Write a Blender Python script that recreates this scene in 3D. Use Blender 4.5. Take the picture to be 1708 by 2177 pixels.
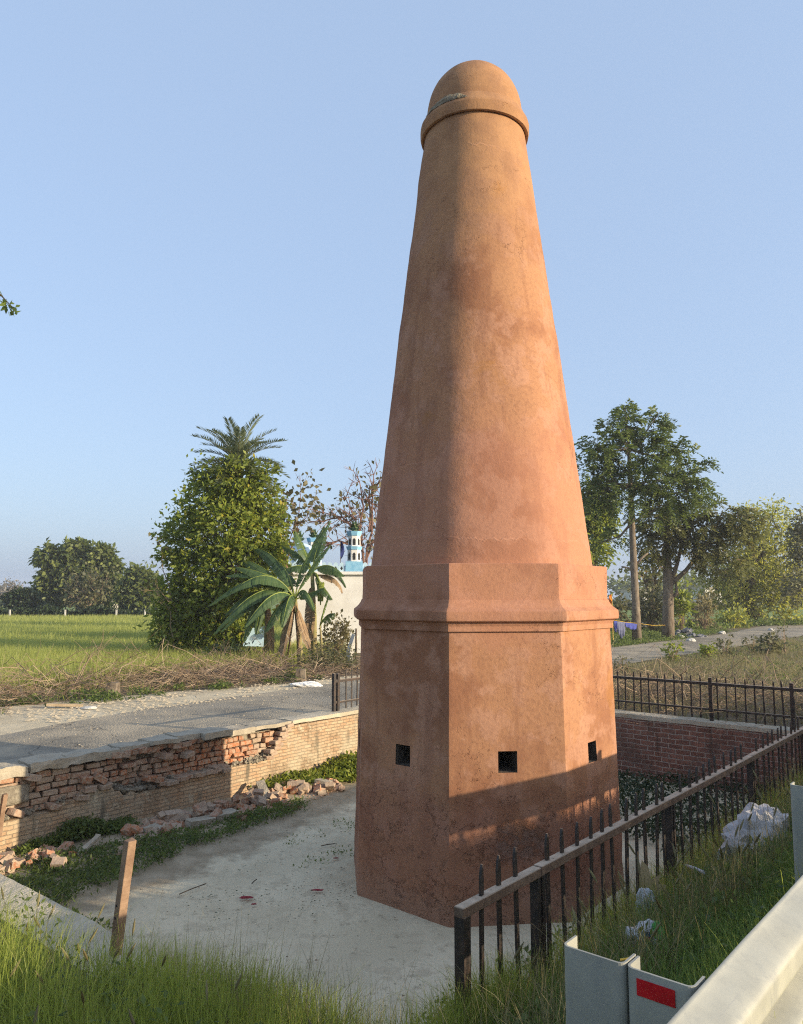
import bpy, math, random
import numpy as np
from mathutils import Vector, noise as mnoise
R = math.radians
SC = bpy.context.scene
for _o in list(bpy.data.objects): bpy.data.objects.remove(_o)

# ------------------------------------------------------------------ camera, sky, sun, exposure
EYE = 2.75
PITCH = R(6.12)
cd = bpy.data.cameras.new('camera'); cam = bpy.data.objects.new('camera', cd)
SC.collection.objects.link(cam)
cam.location = (0, 0, EYE); cam.rotation_euler = (R(90) + PITCH, 0, 0)
cd.sensor_fit = 'HORIZONTAL'; cd.sensor_width = 36.0; cd.lens = 36.0 * 1645 / 1708
cd.clip_start = 0.05; cd.clip_end = 5000
SC.camera = cam

SUN_EL, SUN_AZ = R(14.0), math.atan2(0.93, -0.367)      # azimuth from +Y towards +X
wd = bpy.data.worlds.new('World'); SC.world = wd; wd.use_nodes = True
wn = wd.node_tree; wn.nodes.clear()
sky = wn.nodes.new('ShaderNodeTexSky'); sky.sky_type = 'NISHITA'; sky.sun_disc = False
sky.sun_elevation = SUN_EL; sky.sun_rotation = SUN_AZ
sky.altitude = 200; sky.air_density = 1.0; sky.dust_density = 3.6; sky.ozone_density = 1.6
bg = wn.nodes.new('ShaderNodeBackground'); bg.inputs[1].default_value = 0.15
wo = wn.nodes.new('ShaderNodeOutputWorld')
mx = wn.nodes.new('ShaderNodeMix'); mx.data_type = 'RGBA'; mx.inputs[0].default_value = 0.8      # an even, dusty winter sky
mx.inputs[7].default_value = (0.88, 1.16, 1.64, 1)
wn.links.new(sky.outputs[0], mx.inputs[6]); wn.links.new(mx.outputs[2], bg.inputs[0]); wn.links.new(bg.outputs[0], wo.inputs[0])

sl = bpy.data.lights.new('sun', 'SUN'); sl.energy = 2.3; sl.angle = R(0.5); sl.color = (1.0, 0.84, 0.60)
so = bpy.data.objects.new('sun', sl); SC.collection.objects.link(so); so.location = (30, -12, 25)
_d = Vector((-math.sin(SUN_AZ) * math.cos(SUN_EL), -math.cos(SUN_AZ) * math.cos(SUN_EL), -math.sin(SUN_EL)))
so.rotation_euler = _d.to_track_quat('-Z', 'Y').to_euler()

SC.view_settings.view_transform = 'Standard'; SC.view_settings.look = 'None'
SC.view_settings.exposure = 1.68; SC.view_settings.gamma = 1.0
SC.cycles.use_denoising = False; SC.cycles.pixel_filter_type = 'BLACKMAN_HARRIS'; SC.cycles.filter_width = 1.15; SC.cycles.use_light_tree = False
SC.cycles.max_bounces = 6; SC.cycles.diffuse_bounces = 3; SC.cycles.transparent_max_bounces = 4
SC.cycles.volume_bounces = 0

# ------------------------------------------------------------------ coordinates
# the tower, its pit, the lane, the fences and the guardrail share one grid: s runs along the lane, n away from the highway
CX, CY = 0.81, 8.11
U = (0.645, 0.764); NV = (-0.764, 0.645)
ROT = math.atan2(U[1], U[0])
def L(s, n, z=0.0): return (CX + s * U[0] + n * NV[0], CY + s * U[1] + n * NV[1], z)
def SN(x, y):
    dx, dy = x - CX, y - CY
    return dx * U[0] + dy * U[1], dx * NV[0] + dy * NV[1]
CP, SP = math.cos(PITCH), math.sin(PITCH)
def survey(px, py, d):
    """a point d metres ahead seen under the bearing px, py of the survey photograph (1708 wide)"""
    a, b = (px - 854) / 1645, (1088.5 - py) / 1645
    v = (a, CP - b * SP, SP + b * CP); t = d / v[1]
    return np.array((v[0] * t, d, EYE + v[2] * t))
def lerp_tab(x, tab):
    if x <= tab[0][0]: return tab[0][1]
    for (a, va), (b, vb) in zip(tab, tab[1:]):
        if x <= b: return va + (vb - va) * (x - a) / (b - a)
    return tab[-1][1]
HT = [(-4.7, 1.40), (-4.2, 1.50), (-3.9, 1.42), (-2.65, 0.92), (1.0, 0.88), (2.5, 0.80), (4.4, 0.5), (6.0, 0.46)]
def ground_z(s, n):
    h = lerp_tab(n, HT)
    if s < -4.66 and n > -2.4: h += 0.14 * min(1, max(0, (-4.85 - s)) / 0.4) * min(1, (n + 2.4) / 0.8)
    if s > 8 and n > -4:
        t = min(1, (s - 8) / 14); h = h * (1 - t) + 0.46 * t
    return h
def gxy(x, y): return ground_z(*SN(x, y))

# ------------------------------------------------------------------ node helpers
class NT:
    def __init__(s, name):
        s.m = bpy.data.materials.new(name); s.m.use_nodes = True; s.t = s.m.node_tree; s.t.nodes.clear()
        s.out = s.t.nodes.new('ShaderNodeOutputMaterial'); s._pos = None
    def put(s, sock, v):
        if isinstance(v, bpy.types.NodeSocket): s.t.links.new(v, sock)
        elif isinstance(v, (tuple, list)):
            v = tuple(v); d = sock.default_value
            sock.default_value = v + (1,) if len(d) == 4 and len(v) == 3 else v
        else: sock.default_value = v
    def n(s, typ, ins={}, **props):
        nd = s.t.nodes.new('ShaderNode' + typ)
        for k, v in props.items(): setattr(nd, k, v)
        for k, v in ins.items(): s.put(nd.inputs[k], v)
        return nd
    def pos(s):
        if s._pos is None: s._pos = s.n('NewGeometry').outputs['Position']
        return s._pos
    def obj(s): return s.n('TexCoord').outputs['Object']
    def scale(s, v, sc): return s.n('VectorMath', {0: v, 1: sc}, operation='MULTIPLY').outputs[0]
    def noise(s, vec, scale, detail=4, rough=0.55, dist=0.0):
        return s.n('TexNoise', {'Vector': vec, 'Scale': scale, 'Detail': detail, 'Roughness': rough, 'Distortion': dist}).outputs['Fac']
    def ramp(s, f, a, b, lo=0.0, hi=1.0):
        return s.n('MapRange', {0: f, 1: a, 2: b, 3: lo, 4: hi}, interpolation_type='SMOOTHSTEP').outputs[0]
    def mix(s, f, a, b, bt='MIX'):
        nd = s.n('Mix', data_type='RGBA', blend_type=bt)
        s.put(nd.inputs[0], f); s.put(nd.inputs[6], a); s.put(nd.inputs[7], b)
        return nd.outputs[2]
    def ma(s, op, a, b=0.0, c=0.0): return s.n('Math', {0: a, 1: b, 2: c}, operation=op).outputs[0]
    def attr(s, name='tint'): return s.n('Attribute', attribute_name=name).outputs['Fac']
    def sep(s, v): return s.n('SeparateXYZ', {0: v}).outputs
    def bump(s, h, strength=0.5, dist=0.02, nrm=None):
        ins = {'Height': h, 'Strength': strength, 'Distance': dist}
        if nrm is not None: ins['Normal'] = nrm
        return s.n('Bump', ins).outputs[0]
    def bsdf(s, col, rough=0.85, nrm=None, metal=0.0, spec=0.3):
        ins = {'Base Color': col, 'Roughness': rough, 'Metallic': metal, 'Specular IOR Level': spec}
        if nrm is not None: ins['Normal'] = nrm
        b = s.n('BsdfPrincipled', ins); s.t.links.new(b.outputs[0], s.out.inputs[0]); return s.m

def plain(name, c1, c2, scale=6, rough=0.85, bump=0.3, bscale=40, metal=0.0, dist=0.01, spec=0.3):
    t = NT(name); p = t.obj()
    f = t.ramp(t.noise(p, scale, 6, 0.6), 0.35, 0.65)
    g = t.noise(p, bscale, 3, 0.6)
    c = t.mix(f, c1, c2)
    c = t.mix(t.ramp(g, 0.3, 0.7, 0.0, 0.25), c, tuple(x * 0.6 for x in c1))
    return t.bsdf(c, rough, t.bump(g, bump, dist), metal, spec)

def leaf_mat(name, dark, light, trans=0.35, spot=None, rough=0.5):
    t = NT(name); a = t.attr()
    c = t.mix(a, dark, light)
    if spot: c = t.mix(t.ramp(a, 0.93, 0.98), c, spot)
    c = t.mix(t.ramp(t.noise(t.pos(), 0.9, 2), 0.35, 0.7, 0.0, 0.35), c, tuple(x * 0.55 for x in dark))
    b = t.n('BsdfPrincipled', {'Base Color': c, 'Roughness': rough, 'Specular IOR Level': 0.35})
    tr = t.n('BsdfTranslucent', {'Color': t.mix(0.5, c, tuple(min(1, x * 1.7) for x in light))})
    m = t.n('MixShader', {0: trans, 1: b.outputs[0], 2: tr.outputs[0]})
    t.t.links.new(m.outputs[0], t.out.inputs[0]); return t.m

# ------------------------------------------------------------------ materials
def make_plaster():
    t = NT('terracotta plaster'); p = t.pos(); z = t.sep(p)[2]
    big = t.noise(p, 0.9, 5, 0.6); mid = t.noise(p, 3.2, 6, 0.62); fine = t.noise(p, 28, 5, 0.65); grain = t.noise(p, 130, 3, 0.6)
    streak = t.noise(t.scale(p, (5, 5, 0.5)), 1.0, 5, 0.6)
    c = t.mix(t.ramp(big, 0.42, 0.56), (0.281, 0.129, 0.07), (0.388, 0.197, 0.107))
    c = t.mix(t.ramp(mid, 0.48, 0.58, 0, 0.6), c, (0.439, 0.238, 0.155))
    c = t.mix(t.ramp(streak, 0.51, 0.62, 0, 0.42), c, (0.236, 0.107, 0.061))
    c = t.mix(t.ramp(fine, 0.47, 0.66, 0, 0.38), c, (0.214, 0.1, 0.061)); c = t.mix(t.ramp(grain, 0.5, 0.7, 0, 0.25), c, (0.225, 0.103, 0.064))
    # the upper courses weathered ochre, the shaft foot pinkish
    zz = t.ma('ADD', z, t.ma('MULTIPLY', t.ma('SUBTRACT', big, 0.5), 3.0))
    c = t.mix(t.ramp(zz, 5.2, 8.0, 0, 0.7), c, t.mix(t.ramp(mid, 0.42, 0.62), (0.382, 0.215, 0.107), (0.281, 0.154, 0.076)))
    pink = t.ma('MULTIPLY', t.ramp(zz, 2.3, 2.9), t.ramp(zz, 5.2, 3.8))
    c = t.mix(t.ma('MULTIPLY', pink, 0.4), c, (0.416, 0.192, 0.13))
    # ochre stains
    st = t.ramp(t.noise(t.scale(p, (1, 1, 0.7)), 2.1, 6, 0.7, 0.6), 0.60, 0.72, 0, 0.55)
    c = t.mix(st, c, (0.349, 0.163, 0.054))
    # pale efflorescence specks
    c = t.mix(t.ramp(t.noise(p, 9, 7, 0.75), 0.66, 0.76, 0, 0.5), c, (0.563, 0.367, 0.266))
    # horizontal pour lines
    wob = t.ma('MULTIPLY', t.ma('SUBTRACT', t.noise(t.scale(p, (1, 1, 0.0)), 1.6, 5, 0.7), 0.5), 0.35)
    zl = t.ma('ADD', z, wob); ln = None
    for h in (3.27, 3.98, 4.95, 7.36):
        q = t.ramp(t.ma('ABSOLUTE', t.ma('SUBTRACT', zl, h)), 0.0, 0.014, 1, 0)
        ln = q if ln is None else t.ma('MAXIMUM', ln, q)
    ln = t.ma('MULTIPLY', ln, t.ramp(t.noise(p, 2.2, 3), 0.40, 0.58))
    c = t.mix(t.ma('MULTIPLY', ln, 0.14), c, (0.585, 0.324, 0.224))
    # cracks: sparse hairlines above, a dense eroded crust low down
    warp = t.n('VectorMath', {0: p, 1: t.scale(t.n('TexNoise', {'Vector': p, 'Scale': 2.6, 'Detail': 5, 'Roughness': 0.7}).outputs['Color'], (0.55, 0.55, 0.55))}, operation='ADD').outputs[0]
    e1 = t.n('TexVoronoi', {'Vector': warp, 'Scale': 2.1}, feature='DISTANCE_TO_EDGE').outputs['Distance']
    hair = t.ma('MULTIPLY', t.ramp(e1, 0.0, 0.007, 1, 0), t.ramp(t.noise(p, 1.3, 3, 0.6), 0.54, 0.61))
    low0 = t.ma('ADD', z, t.ma('MULTIPLY', t.ma('SUBTRACT', t.noise(p, 1.5, 5, 0.7), 0.5), 1.1))
    low = t.ramp(low0, 0.75, 1.15, 1, 0)
    e2 = t.n('TexVoronoi', {'Vector': t.scale(warp, (0.8, 0.8, 1.5)), 'Scale': 5.2}, feature='DISTANCE_TO_EDGE').outputs['Distance']
    crust = t.ma('MULTIPLY', t.ramp(e2, 0.0, 0.022, 1, 0), low)
    rid = t.ma('ABSOLUTE', t.ma('SUBTRACT', t.noise(t.scale(warp, (0.9, 0.9, 2.0)), 4.2, 3, 0.55), 0.5))
    rid = t.ma('MULTIPLY', t.ramp(rid, 0.0, 0.016, 1, 0), t.ramp(low0, 0.7, 1.05, 1, 0))
    crust = t.ma('MULTIPLY', crust, t.ramp(t.noise(t.scale(p, (1, 1, 1.6)), 2.4, 4, 0.6), 0.50, 0.58))
    crust = t.ma('MAXIMUM', crust, t.ma('MULTIPLY', rid, t.ramp(t.noise(p, 1.9, 4, 0.6), 0.46, 0.56)))
    c = t.mix(t.ma('MULTIPLY', low, 0.45), c, (0.264, 0.114, 0.075))
    pit = t.ma('MULTIPLY', t.ramp(t.noise(p, 5.5, 6, 0.7), 0.60, 0.70), t.ramp(low0, 0.5, 0.95, 1, 0))
    c = t.mix(t.ma('MULTIPLY', pit, 0.5), c, (0.303, 0.183, 0.134))
    c = t.mix(t.ma('MULTIPLY', hair, 0.62), c, (0.13, 0.055, 0.035))
    c = t.mix(t.ma('MULTIPLY', crust, 0.36), c, (0.09, 0.04, 0.028))
    # ash-grey patch of lost skin low on the middle face, pale dust at the foot
    dd = t.n('VectorMath', {0: t.scale(t.n('VectorMath', {0: p, 1: (1.02, 6.86, 0.62)}, operation='SUBTRACT').outputs[0], (1.0, 1.0, 1.9))}, operation='LENGTH').outputs[1]
    pt = t.ma('MULTIPLY', t.ramp(t.ma('ADD', dd, t.ma('MULTIPLY', t.ma('SUBTRACT', mid, 0.5), 0.8)), 0.16, 0.36, 1, 0), t.ramp(t.noise(p, 11, 6, 0.75), 0.42, 0.56))
    c = t.mix(t.ma('MULTIPLY', pt, 0.6), c, (0.192, 0.129, 0.101))
    c = t.mix(t.ma('MULTIPLY', t.ramp(low0, 0.05, 0.35, 1, 0), 0.35), c, (0.371, 0.238, 0.165))
    pit = t.ma('MAXIMUM', pit, pt)
    h = t.ma('MULTIPLY', fine, 0.25)
    h = t.ma('ADD', h, t.ma('MULTIPLY', mid, 0.5)); h = t.ma('ADD', h, t.ma('MULTIPLY', grain, 0.10))
    h = t.ma('SUBTRACT', h, t.ma('MULTIPLY', hair, 0.35)); h = t.ma('SUBTRACT', h, t.ma('MULTIPLY', crust, 3.6))
    h = t.ma('SUBTRACT', h, t.ma('MULTIPLY', pit, 1.3)); h = t.ma('ADD', h, t.ma('MULTIPLY', ln, 0.12))
    return t.bsdf(c, 0.92, t.bump(h, 0.62, 0.024), spec=0.15)

def make_brick(name, cols, mortar, dirt, sc=1.0, stain=0.4):
    t = NT(name); p = t.obj(); x, y, z = t.sep(p)
    v = t.n('CombineXYZ', {0: t.ma('ADD', x, y), 1: z}).outputs[0]
    wv = t.n('VectorMath', {0: v, 1: t.scale(t.n('TexNoise', {'Vector': p, 'Scale': 5.0, 'Detail': 3}).outputs['Color'], (0.034, 0.034, 0))}, operation='ADD').outputs[0]
    b = t.n('TexBrick', {'Vector': wv, 'Color1': (0, 0, 0), 'Color2': (1, 1, 1), 'Mortar': (0.5, 0.5, 0.5), 'Scale': 1.0,
        'Mortar Size': 0.009 * sc, 'Mortar Smooth': 0.35, 'Bias': 0.0, 'Brick Width': 0.215 * sc, 'Row Height': 0.071 * sc})
    f = b.outputs['Fac']; rnd = b.outputs['Color']
    c = t.mix(rnd, cols[0], cols[1])
    c = t.mix(t.ramp(t.noise(p, 7, 5, 0.65), 0.4, 0.68, 0, 0.7), c, cols[2])
    c = t.mix(t.ma('MULTIPLY', f, 0.85), c, mortar)
    c = t.mix(t.ramp(t.noise(p, 1.4, 6, 0.68), 0.45, 0.68, 0, stain), c, dirt)
    c = t.mix(t.ramp(t.noise(t.scale(p, (4, 4, 0.6)), 1.3, 4, 0.6), 0.58, 0.7, 0, stain * 1.2), c, tuple(k * 0.35 for k in dirt))
    c = t.mix(t.ramp(t.noise(p, 2.3, 7, 0.72), 0.50, 0.60, 0, stain * 0.75), c, tuple(k * 0.5 for k in cols[0]))
    c = t.mix(t.ramp(t.noise(p, 4.5, 6, 0.75), 0.56, 0.66, 0, stain), c, tuple(min(1, k * 1.3) for k in dirt))
    h = t.ma('ADD', t.ma('MULTIPLY', f, -1.6), t.ma('MULTIPLY', t.noise(p, 45, 5, 0.7), 0.8))
    h = t.ma('ADD', h, t.ma('MULTIPLY', rnd, 0.35))
    return t.bsdf(c, 0.93, t.bump(h, 0.8, 0.012), spec=0.15)

def make_loose_brick():
    t = NT('broken brick'); a = t.attr(); p = t.obj()
    c = t.mix(t.ramp(a, 0.0, 0.4), (0.37, 0.28, 0.21), (0.36, 0.17, 0.10))
    c = t.mix(t.ramp(a, 0.45, 1.0), c, (0.43, 0.155, 0.065))
    g = t.noise(p, 24, 6, 0.7)
    c = t.mix(t.ramp(g, 0.42, 0.57, 0, 0.8), c, (0.43, 0.34, 0.25))
    c = t.mix(t.ramp(t.noise(p, 60, 4, 0.7), 0.56, 0.7, 0, 0.5), c, (0.16, 0.09, 0.06))
    return t.bsdf(c, 0.95, t.bump(g, 0.8, 0.012), spec=0.1)

def make_soil(name, a, b, g, gs=0.5, rough=0.95, lumps=0.02, speck=(0.12, 0.10, 0.08)):
    t = NT(name); p = t.pos()
    c = t.mix(t.ramp(t.noise(p, 1.1, 6, 0.65), 0.38, 0.64), a, b)
    c = t.mix(t.ramp(t.noise(p, 0.35, 5, 0.7), 0.48, 0.62, 0, gs), c, g)
    c = t.mix(t.ramp(t.noise(p, 34, 4, 0.7), 0.56, 0.72, 0, 0.6), c, speck)
    c = t.mix(t.ramp(t.noise(p, 90, 3, 0.7), 0.58, 0.72, 0, 0.4), c, tuple(min(1, x * 1.5) for x in b))
    h = t.ma('ADD', t.noise(p, 6, 6, 0.7), t.ma('MULTIPLY', t.noise(p, 60, 4, 0.7), 0.4))
    return t.bsdf(c, rough, t.bump(h, 0.8, lumps), spec=0.1)

def make_road():
    t = NT('worn asphalt'); p = t.pos()
    c = t.mix(t.ramp(t.noise(p, 0.8, 6, 0.65), 0.36, 0.62), (0.20, 0.178, 0.142), (0.29, 0.255, 0.20))
    c = t.mix(t.ramp(t.noise(p, 0.45, 6, 0.72), 0.44, 0.62, 0, 0.8), c, (0.42, 0.35, 0.25))
    ag = t.n('TexVoronoi', {'Vector': p, 'Scale': 30}).outputs['Distance']
    c = t.mix(t.ramp(t.noise(p, 26, 4, 0.75), 0.54, 0.70, 0, 0.65), c, (0.32, 0.28, 0.22))
    c = t.mix(t.ramp(t.noise(p, 14, 5, 0.75), 0.58, 0.72, 0, 0.6), c, (0.06, 0.055, 0.05))
    sp = t.n('VectorMath', {0: p, 1: t.scale(t.n('TexNoise', {'Vector': p, 'Scale': 1.4, 'Detail': 4}).outputs['Color'], (0.9, 0.9, 0.9))}, operation='ADD').outputs[0]
    cr = t.ramp(t.n('TexVoronoi', {'Vector': sp, 'Scale': 1.3}, feature='DISTANCE_TO_EDGE').outputs['Distance'], 0.0, 0.02, 1, 0)
    cr = t.ma('MULTIPLY', cr, t.ramp(t.noise(p, 0.6, 3), 0.48, 0.56))
    c = t.mix(t.ma('MULTIPLY', cr, 0.7), c, (0.05, 0.045, 0.04))
    h = t.ma('SUBTRACT', t.ma('ADD', ag, t.noise(p, 20, 5, 0.7)), cr)
    return t.bsdf(c, 0.9, t.bump(h, 0.8, 0.015), spec=0.2)

def make_iron():
    t = NT('dusty dark iron'); p = t.obj(); nz = t.sep(t.n('NewGeometry').outputs['Normal'])[2]
    g = t.noise(p, 18, 5, 0.7)
    c = t.mix(t.ramp(g, 0.4, 0.7), (0.022, 0.018, 0.016), (0.075, 0.045, 0.032))
    d = t.ma('MULTIPLY', t.ramp(nz, 0.4, 0.9), t.ramp(t.noise(p, 9, 4, 0.7), 0.25, 0.5, 0.5, 1))
    c = t.mix(d, c, (0.40, 0.31, 0.225))
    return t.bsdf(c, t.ma('ADD', 0.55, t.ma('MULTIPLY', d, 0.4)), t.bump(g, 0.4, 0.004), spec=0.4)

def make_rusty_rail():
    t = NT('dusty railing iron'); p = t.obj(); nz = t.sep(t.n('NewGeometry').outputs['Normal'])[2]
    g = t.noise(p, 14, 5, 0.7)
    c = t.mix(t.ramp(g, 0.4, 0.7), (0.13, 0.085, 0.06), (0.22, 0.15, 0.105))
    c = t.mix(t.ramp(nz, 0.5, 0.9), c, t.mix(t.ramp(g, 0.35, 0.65), (0.46, 0.37, 0.28), (0.33, 0.26, 0.19)))
    c = t.mix(t.ramp(t.noise(p, 50, 4, 0.7), 0.6, 0.72, 0, 0.7), c, (0.05, 0.035, 0.03))
    return t.bsdf(c, 0.85, t.bump(g, 0.5, 0.004), spec=0.2)

def make_galv():
    t = NT('weathered galvanised steel'); p = t.obj()
    c = t.mix(t.ramp(t.noise(p, 3, 6, 0.65), 0.36, 0.64), (0.285, 0.285, 0.25), (0.375, 0.37, 0.315))
    c = t.mix(t.ramp(t.noise(t.scale(p, (1, 1, 0.25)), 14, 6, 0.7), 0.52, 0.7, 0, 0.4), c, (0.20, 0.21, 0.21))
    c = t.mix(t.ramp(t.noise(t.scale(p, (0.12, 3, 3)), 16, 5, 0.75), 0.60, 0.72, 0, 0.45), c, (0.24, 0.24, 0.24))
    c = t.mix(t.ramp(t.noise(p, 70, 3, 0.7), 0.68, 0.76, 0, 0.5), c, (0.15, 0.13, 0.11))
    g = t.noise(p, 5, 4, 0.6)
    return t.bsdf(c, t.ramp(g, 0.3, 0.7, 0.5, 0.72), t.bump(t.noise(p, 9, 5, 0.6), 0.12, 0.01), metal=0.15, spec=0.5)

def make_bark(name, a, b, sc=6):
    t = NT(name); p = t.obj()
    g = t.noise(t.scale(p, (1, 1, 0.35)), sc, 6, 0.7)
    c = t.mix(t.ramp(g, 0.36, 0.64), a, b)
    c = t.mix(t.ramp(t.noise(p, sc * 0.35, 4, 0.6), 0.55, 0.7, 0, 0.6), c, tuple(min(1, x * 1.5) for x in b))
    return t.bsdf(c, 0.95, t.bump(g, 0.9, 0.03), spec=0.1)

def two_tone(name, rough=0.9, dark=(0.1, 0.07, 0.05), light=(0.3, 0.24, 0.17), trans=0.0):
    if trans: return leaf_mat(name, dark, light, trans, rough=rough)
    t = NT(name); a = t.attr()
    c = t.mix(a, dark, light)
    return t.bsdf(c, rough, spec=0.15)

MT = {}
MT['plaster'] = make_plaster()
MT['dark_mortar'] = plain('dark mortar', (0.065, 0.05, 0.038), (0.12, 0.092, 0.07), 8, 0.95, 0.6, 30)  # darker mortar colour for the sides and back of the openings
MT['lime'] = plain('bare lime mortar', (0.33, 0.29, 0.22), (0.20, 0.17, 0.13), 22, 0.95, 0.9, 60, dist=0.02)
MT['mortar_old'] = plain('weathered bare mortar', (0.30, 0.25, 0.17), (0.15, 0.12, 0.08), 16, 0.95, 0.9, 60, dist=0.02)
MT['brick'] = make_brick('weathered pale brick', ((0.39, 0.265, 0.165), (0.50, 0.38, 0.25), (0.43, 0.25, 0.14)), (0.27, 0.21, 0.15), (0.44, 0.38, 0.275), sc=0.64, stain=0.75)
MT['brick_red'] = make_brick('dark red brick', ((0.19, 0.085, 0.06), (0.30, 0.14, 0.098), (0.15, 0.08, 0.065)), (0.42, 0.33, 0.27), (0.17, 0.12, 0.095), stain=0.5)
MT['loose'] = make_loose_brick()
MT['coping'] = plain('grey cement coping', (0.36, 0.31, 0.235), (0.46, 0.40, 0.305), 5, 0.95, 0.7, 55, dist=0.015)
MT['parapet'] = plain('rough cement wall top', (0.45, 0.39, 0.29), (0.55, 0.48, 0.365), 4, 0.95, 0.8, 60, dist=0.015)
MT['pit'] = make_soil('dusty cement floor', (0.42, 0.355, 0.275), (0.50, 0.43, 0.34), (0.31, 0.245, 0.18), 0.55, lumps=0.012, speck=(0.24, 0.19, 0.145))
MT['soil'] = make_soil('bare earth', (0.15, 0.115, 0.075), (0.21, 0.165, 0.11), (0.10, 0.115, 0.045), 0.7)
MT['sand'] = make_soil('sandy verge', (0.50, 0.42, 0.29), (0.60, 0.51, 0.36), (0.38, 0.31, 0.21), 0.5, lumps=0.03, speck=(0.2, 0.15, 0.1))
MT['wheatbase'] = make_soil('field earth', (0.055, 0.085, 0.025), (0.09, 0.12, 0.035), (0.12, 0.14, 0.04), 0.5)
MT['farfield'] = make_soil('far green field', (0.13, 0.19, 0.055), (0.19, 0.25, 0.075), (0.22, 0.24, 0.09), 0.6)
MT['road'] = make_road()
MT['iron'] = make_iron(); MT['rail'] = make_rusty_rail(); MT['galv'] = make_galv()
MT['post_old'] = plain('rusty steel', (0.20, 0.12, 0.075), (0.32, 0.21, 0.135), 9, 0.8, 0.4, 50)
MT['red'] = plain('red reflective film', (0.55, 0.012, 0.02), (0.42, 0.008, 0.015), 20, 0.35, 0.05, 60)
MT['white'] = plain('white limewash', (0.78, 0.77, 0.74), (0.68, 0.66, 0.62), 1.5, 0.85, 0.2, 30)
MT['blue'] = plain('sky blue paint', (0.20, 0.46, 0.68), (0.30, 0.56, 0.76), 6, 0.7, 0.15, 30)
MT['paleblue'] = plain('pale blue paint', (0.52, 0.68, 0.78), (0.42, 0.60, 0.74), 4, 0.7, 0.15, 30)
MT['lotus'] = plain('dark green paint', (0.035, 0.075, 0.03), (0.09, 0.13, 0.05), 8, 0.6, 0.2, 30)
MT['dark'] = plain('dark recess', (0.02, 0.022, 0.025), (0.03, 0.03, 0.03))
MT['navy'] = plain('navy cloth', (0.02, 0.03, 0.12), (0.03, 0.045, 0.18), 12, 0.9)
MT['bluecloth'] = plain('blue cloth', (0.06, 0.08, 0.33), (0.05, 0.06, 0.24), 12, 0.9)
MT['greycloth'] = plain('blue grey cloth', (0.14, 0.15, 0.24), (0.09, 0.10, 0.17), 12, 0.9)
MT['orange'] = plain('orange cloth', (0.75, 0.22, 0.03), (0.6, 0.16, 0.02), 9, 0.9)
MT['wood'] = plain('weathered wood', (0.36, 0.27, 0.17), (0.46, 0.36, 0.24), 9, 0.9)
MT['concrete'] = plain('pale concrete', (0.48, 0.46, 0.42), (0.6, 0.58, 0.53), 5, 0.9)
MT['plastic'] = plain('crumpled white plastic', (0.58, 0.58, 0.60), (0.46, 0.46, 0.49), 14, 0.45, 0.5, 30)
MT['sheet'] = plain('dirty plastic sheet', (0.50, 0.47, 0.46), (0.38, 0.36, 0.36), 8, 0.5, 0.5, 25)
MT['card'] = plain('brown cardboard', (0.42, 0.31, 0.16), (0.36, 0.26, 0.13), 8, 0.9)
MT['greenfilm'] = plain('green print', (0.06, 0.35, 0.07), (0.1, 0.42, 0.1), 12, 0.45)
MT['redfilm'] = plain('red wrapper', (0.32, 0.03, 0.04), (0.22, 0.02, 0.03), 12, 0.6)
MT['yellow'] = plain('yellow straw', (0.75, 0.5, 0.08), (0.65, 0.42, 0.06), 30, 0.6)
MT['stone'] = plain('grey blue stone', (0.14, 0.15, 0.18), (0.24, 0.24, 0.26), 5, 0.95, 0.7, 20)
MT['bark'] = make_bark('grey bark', (0.13, 0.10, 0.075), (0.23, 0.19, 0.145))
MT['bark_dark'] = make_bark('dark bark', (0.07, 0.055, 0.04), (0.13, 0.10, 0.075))
MT['twig'] = two_tone('dry twigs', 0.9, (0.15, 0.10, 0.07), (0.37, 0.28, 0.19))
MT['redtwig'] = two_tone('reddish twigs', 0.9, (0.14, 0.07, 0.05), (0.26, 0.15, 0.11))
MT['leaf_bushy'] = leaf_mat('glossy green leaves', (0.08, 0.115, 0.018), (0.31, 0.36, 0.055), 0.45, (0.45, 0.37, 0.05))
MT['leaf_tall'] = leaf_mat('pinnate green leaves', (0.045, 0.075, 0.018), (0.16, 0.21, 0.048), 0.4)
MT['leaf_second'] = leaf_mat('olive leaves', (0.065, 0.075, 0.026), (0.21, 0.215, 0.065), 0.4, (0.16, 0.10, 0.04))
MT['leaf_acacia'] = leaf_mat('yellow green feathery leaves', (0.17, 0.19, 0.028), (0.42, 0.42, 0.075), 0.48)
MT['leaf_far'] = leaf_mat('dark mango leaves', (0.06, 0.09, 0.025), (0.21, 0.24, 0.065), 0.34)
MT['leaf_dark'] = leaf_mat('dark hedge leaves', (0.016, 0.032, 0.012), (0.05, 0.075, 0.025), 0.2)
MT['leaf_grey'] = leaf_mat('dusty grey leaves', (0.16, 0.145, 0.125), (0.25, 0.225, 0.19), 0.2)
MT['leaf_peepal'] = leaf_mat('sparse bronze leaves', (0.09, 0.08, 0.035), (0.20, 0.17, 0.07), 0.4)
MT['leaf_shrub'] = leaf_mat('dusty shrub leaves', (0.07, 0.075, 0.03), (0.19, 0.185, 0.085), 0.35)
MT['palm'] = leaf_mat('grey green palm fronds', (0.07, 0.095, 0.04), (0.21, 0.235, 0.115), 0.3)
MT['banana'] = leaf_mat('banana leaf', (0.04, 0.085, 0.035), (0.12, 0.18, 0.06), 0.35)
MT['banana_stem'] = plain('banana stem', (0.25, 0.25, 0.08), (0.30, 0.22, 0.12), 4, 0.8, 0.3, 20)
MT['dryleaf'] = plain('dry banana leaf', (0.33, 0.23, 0.13), (0.22, 0.14, 0.08), 6, 0.9, 0.5, 20)
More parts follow.
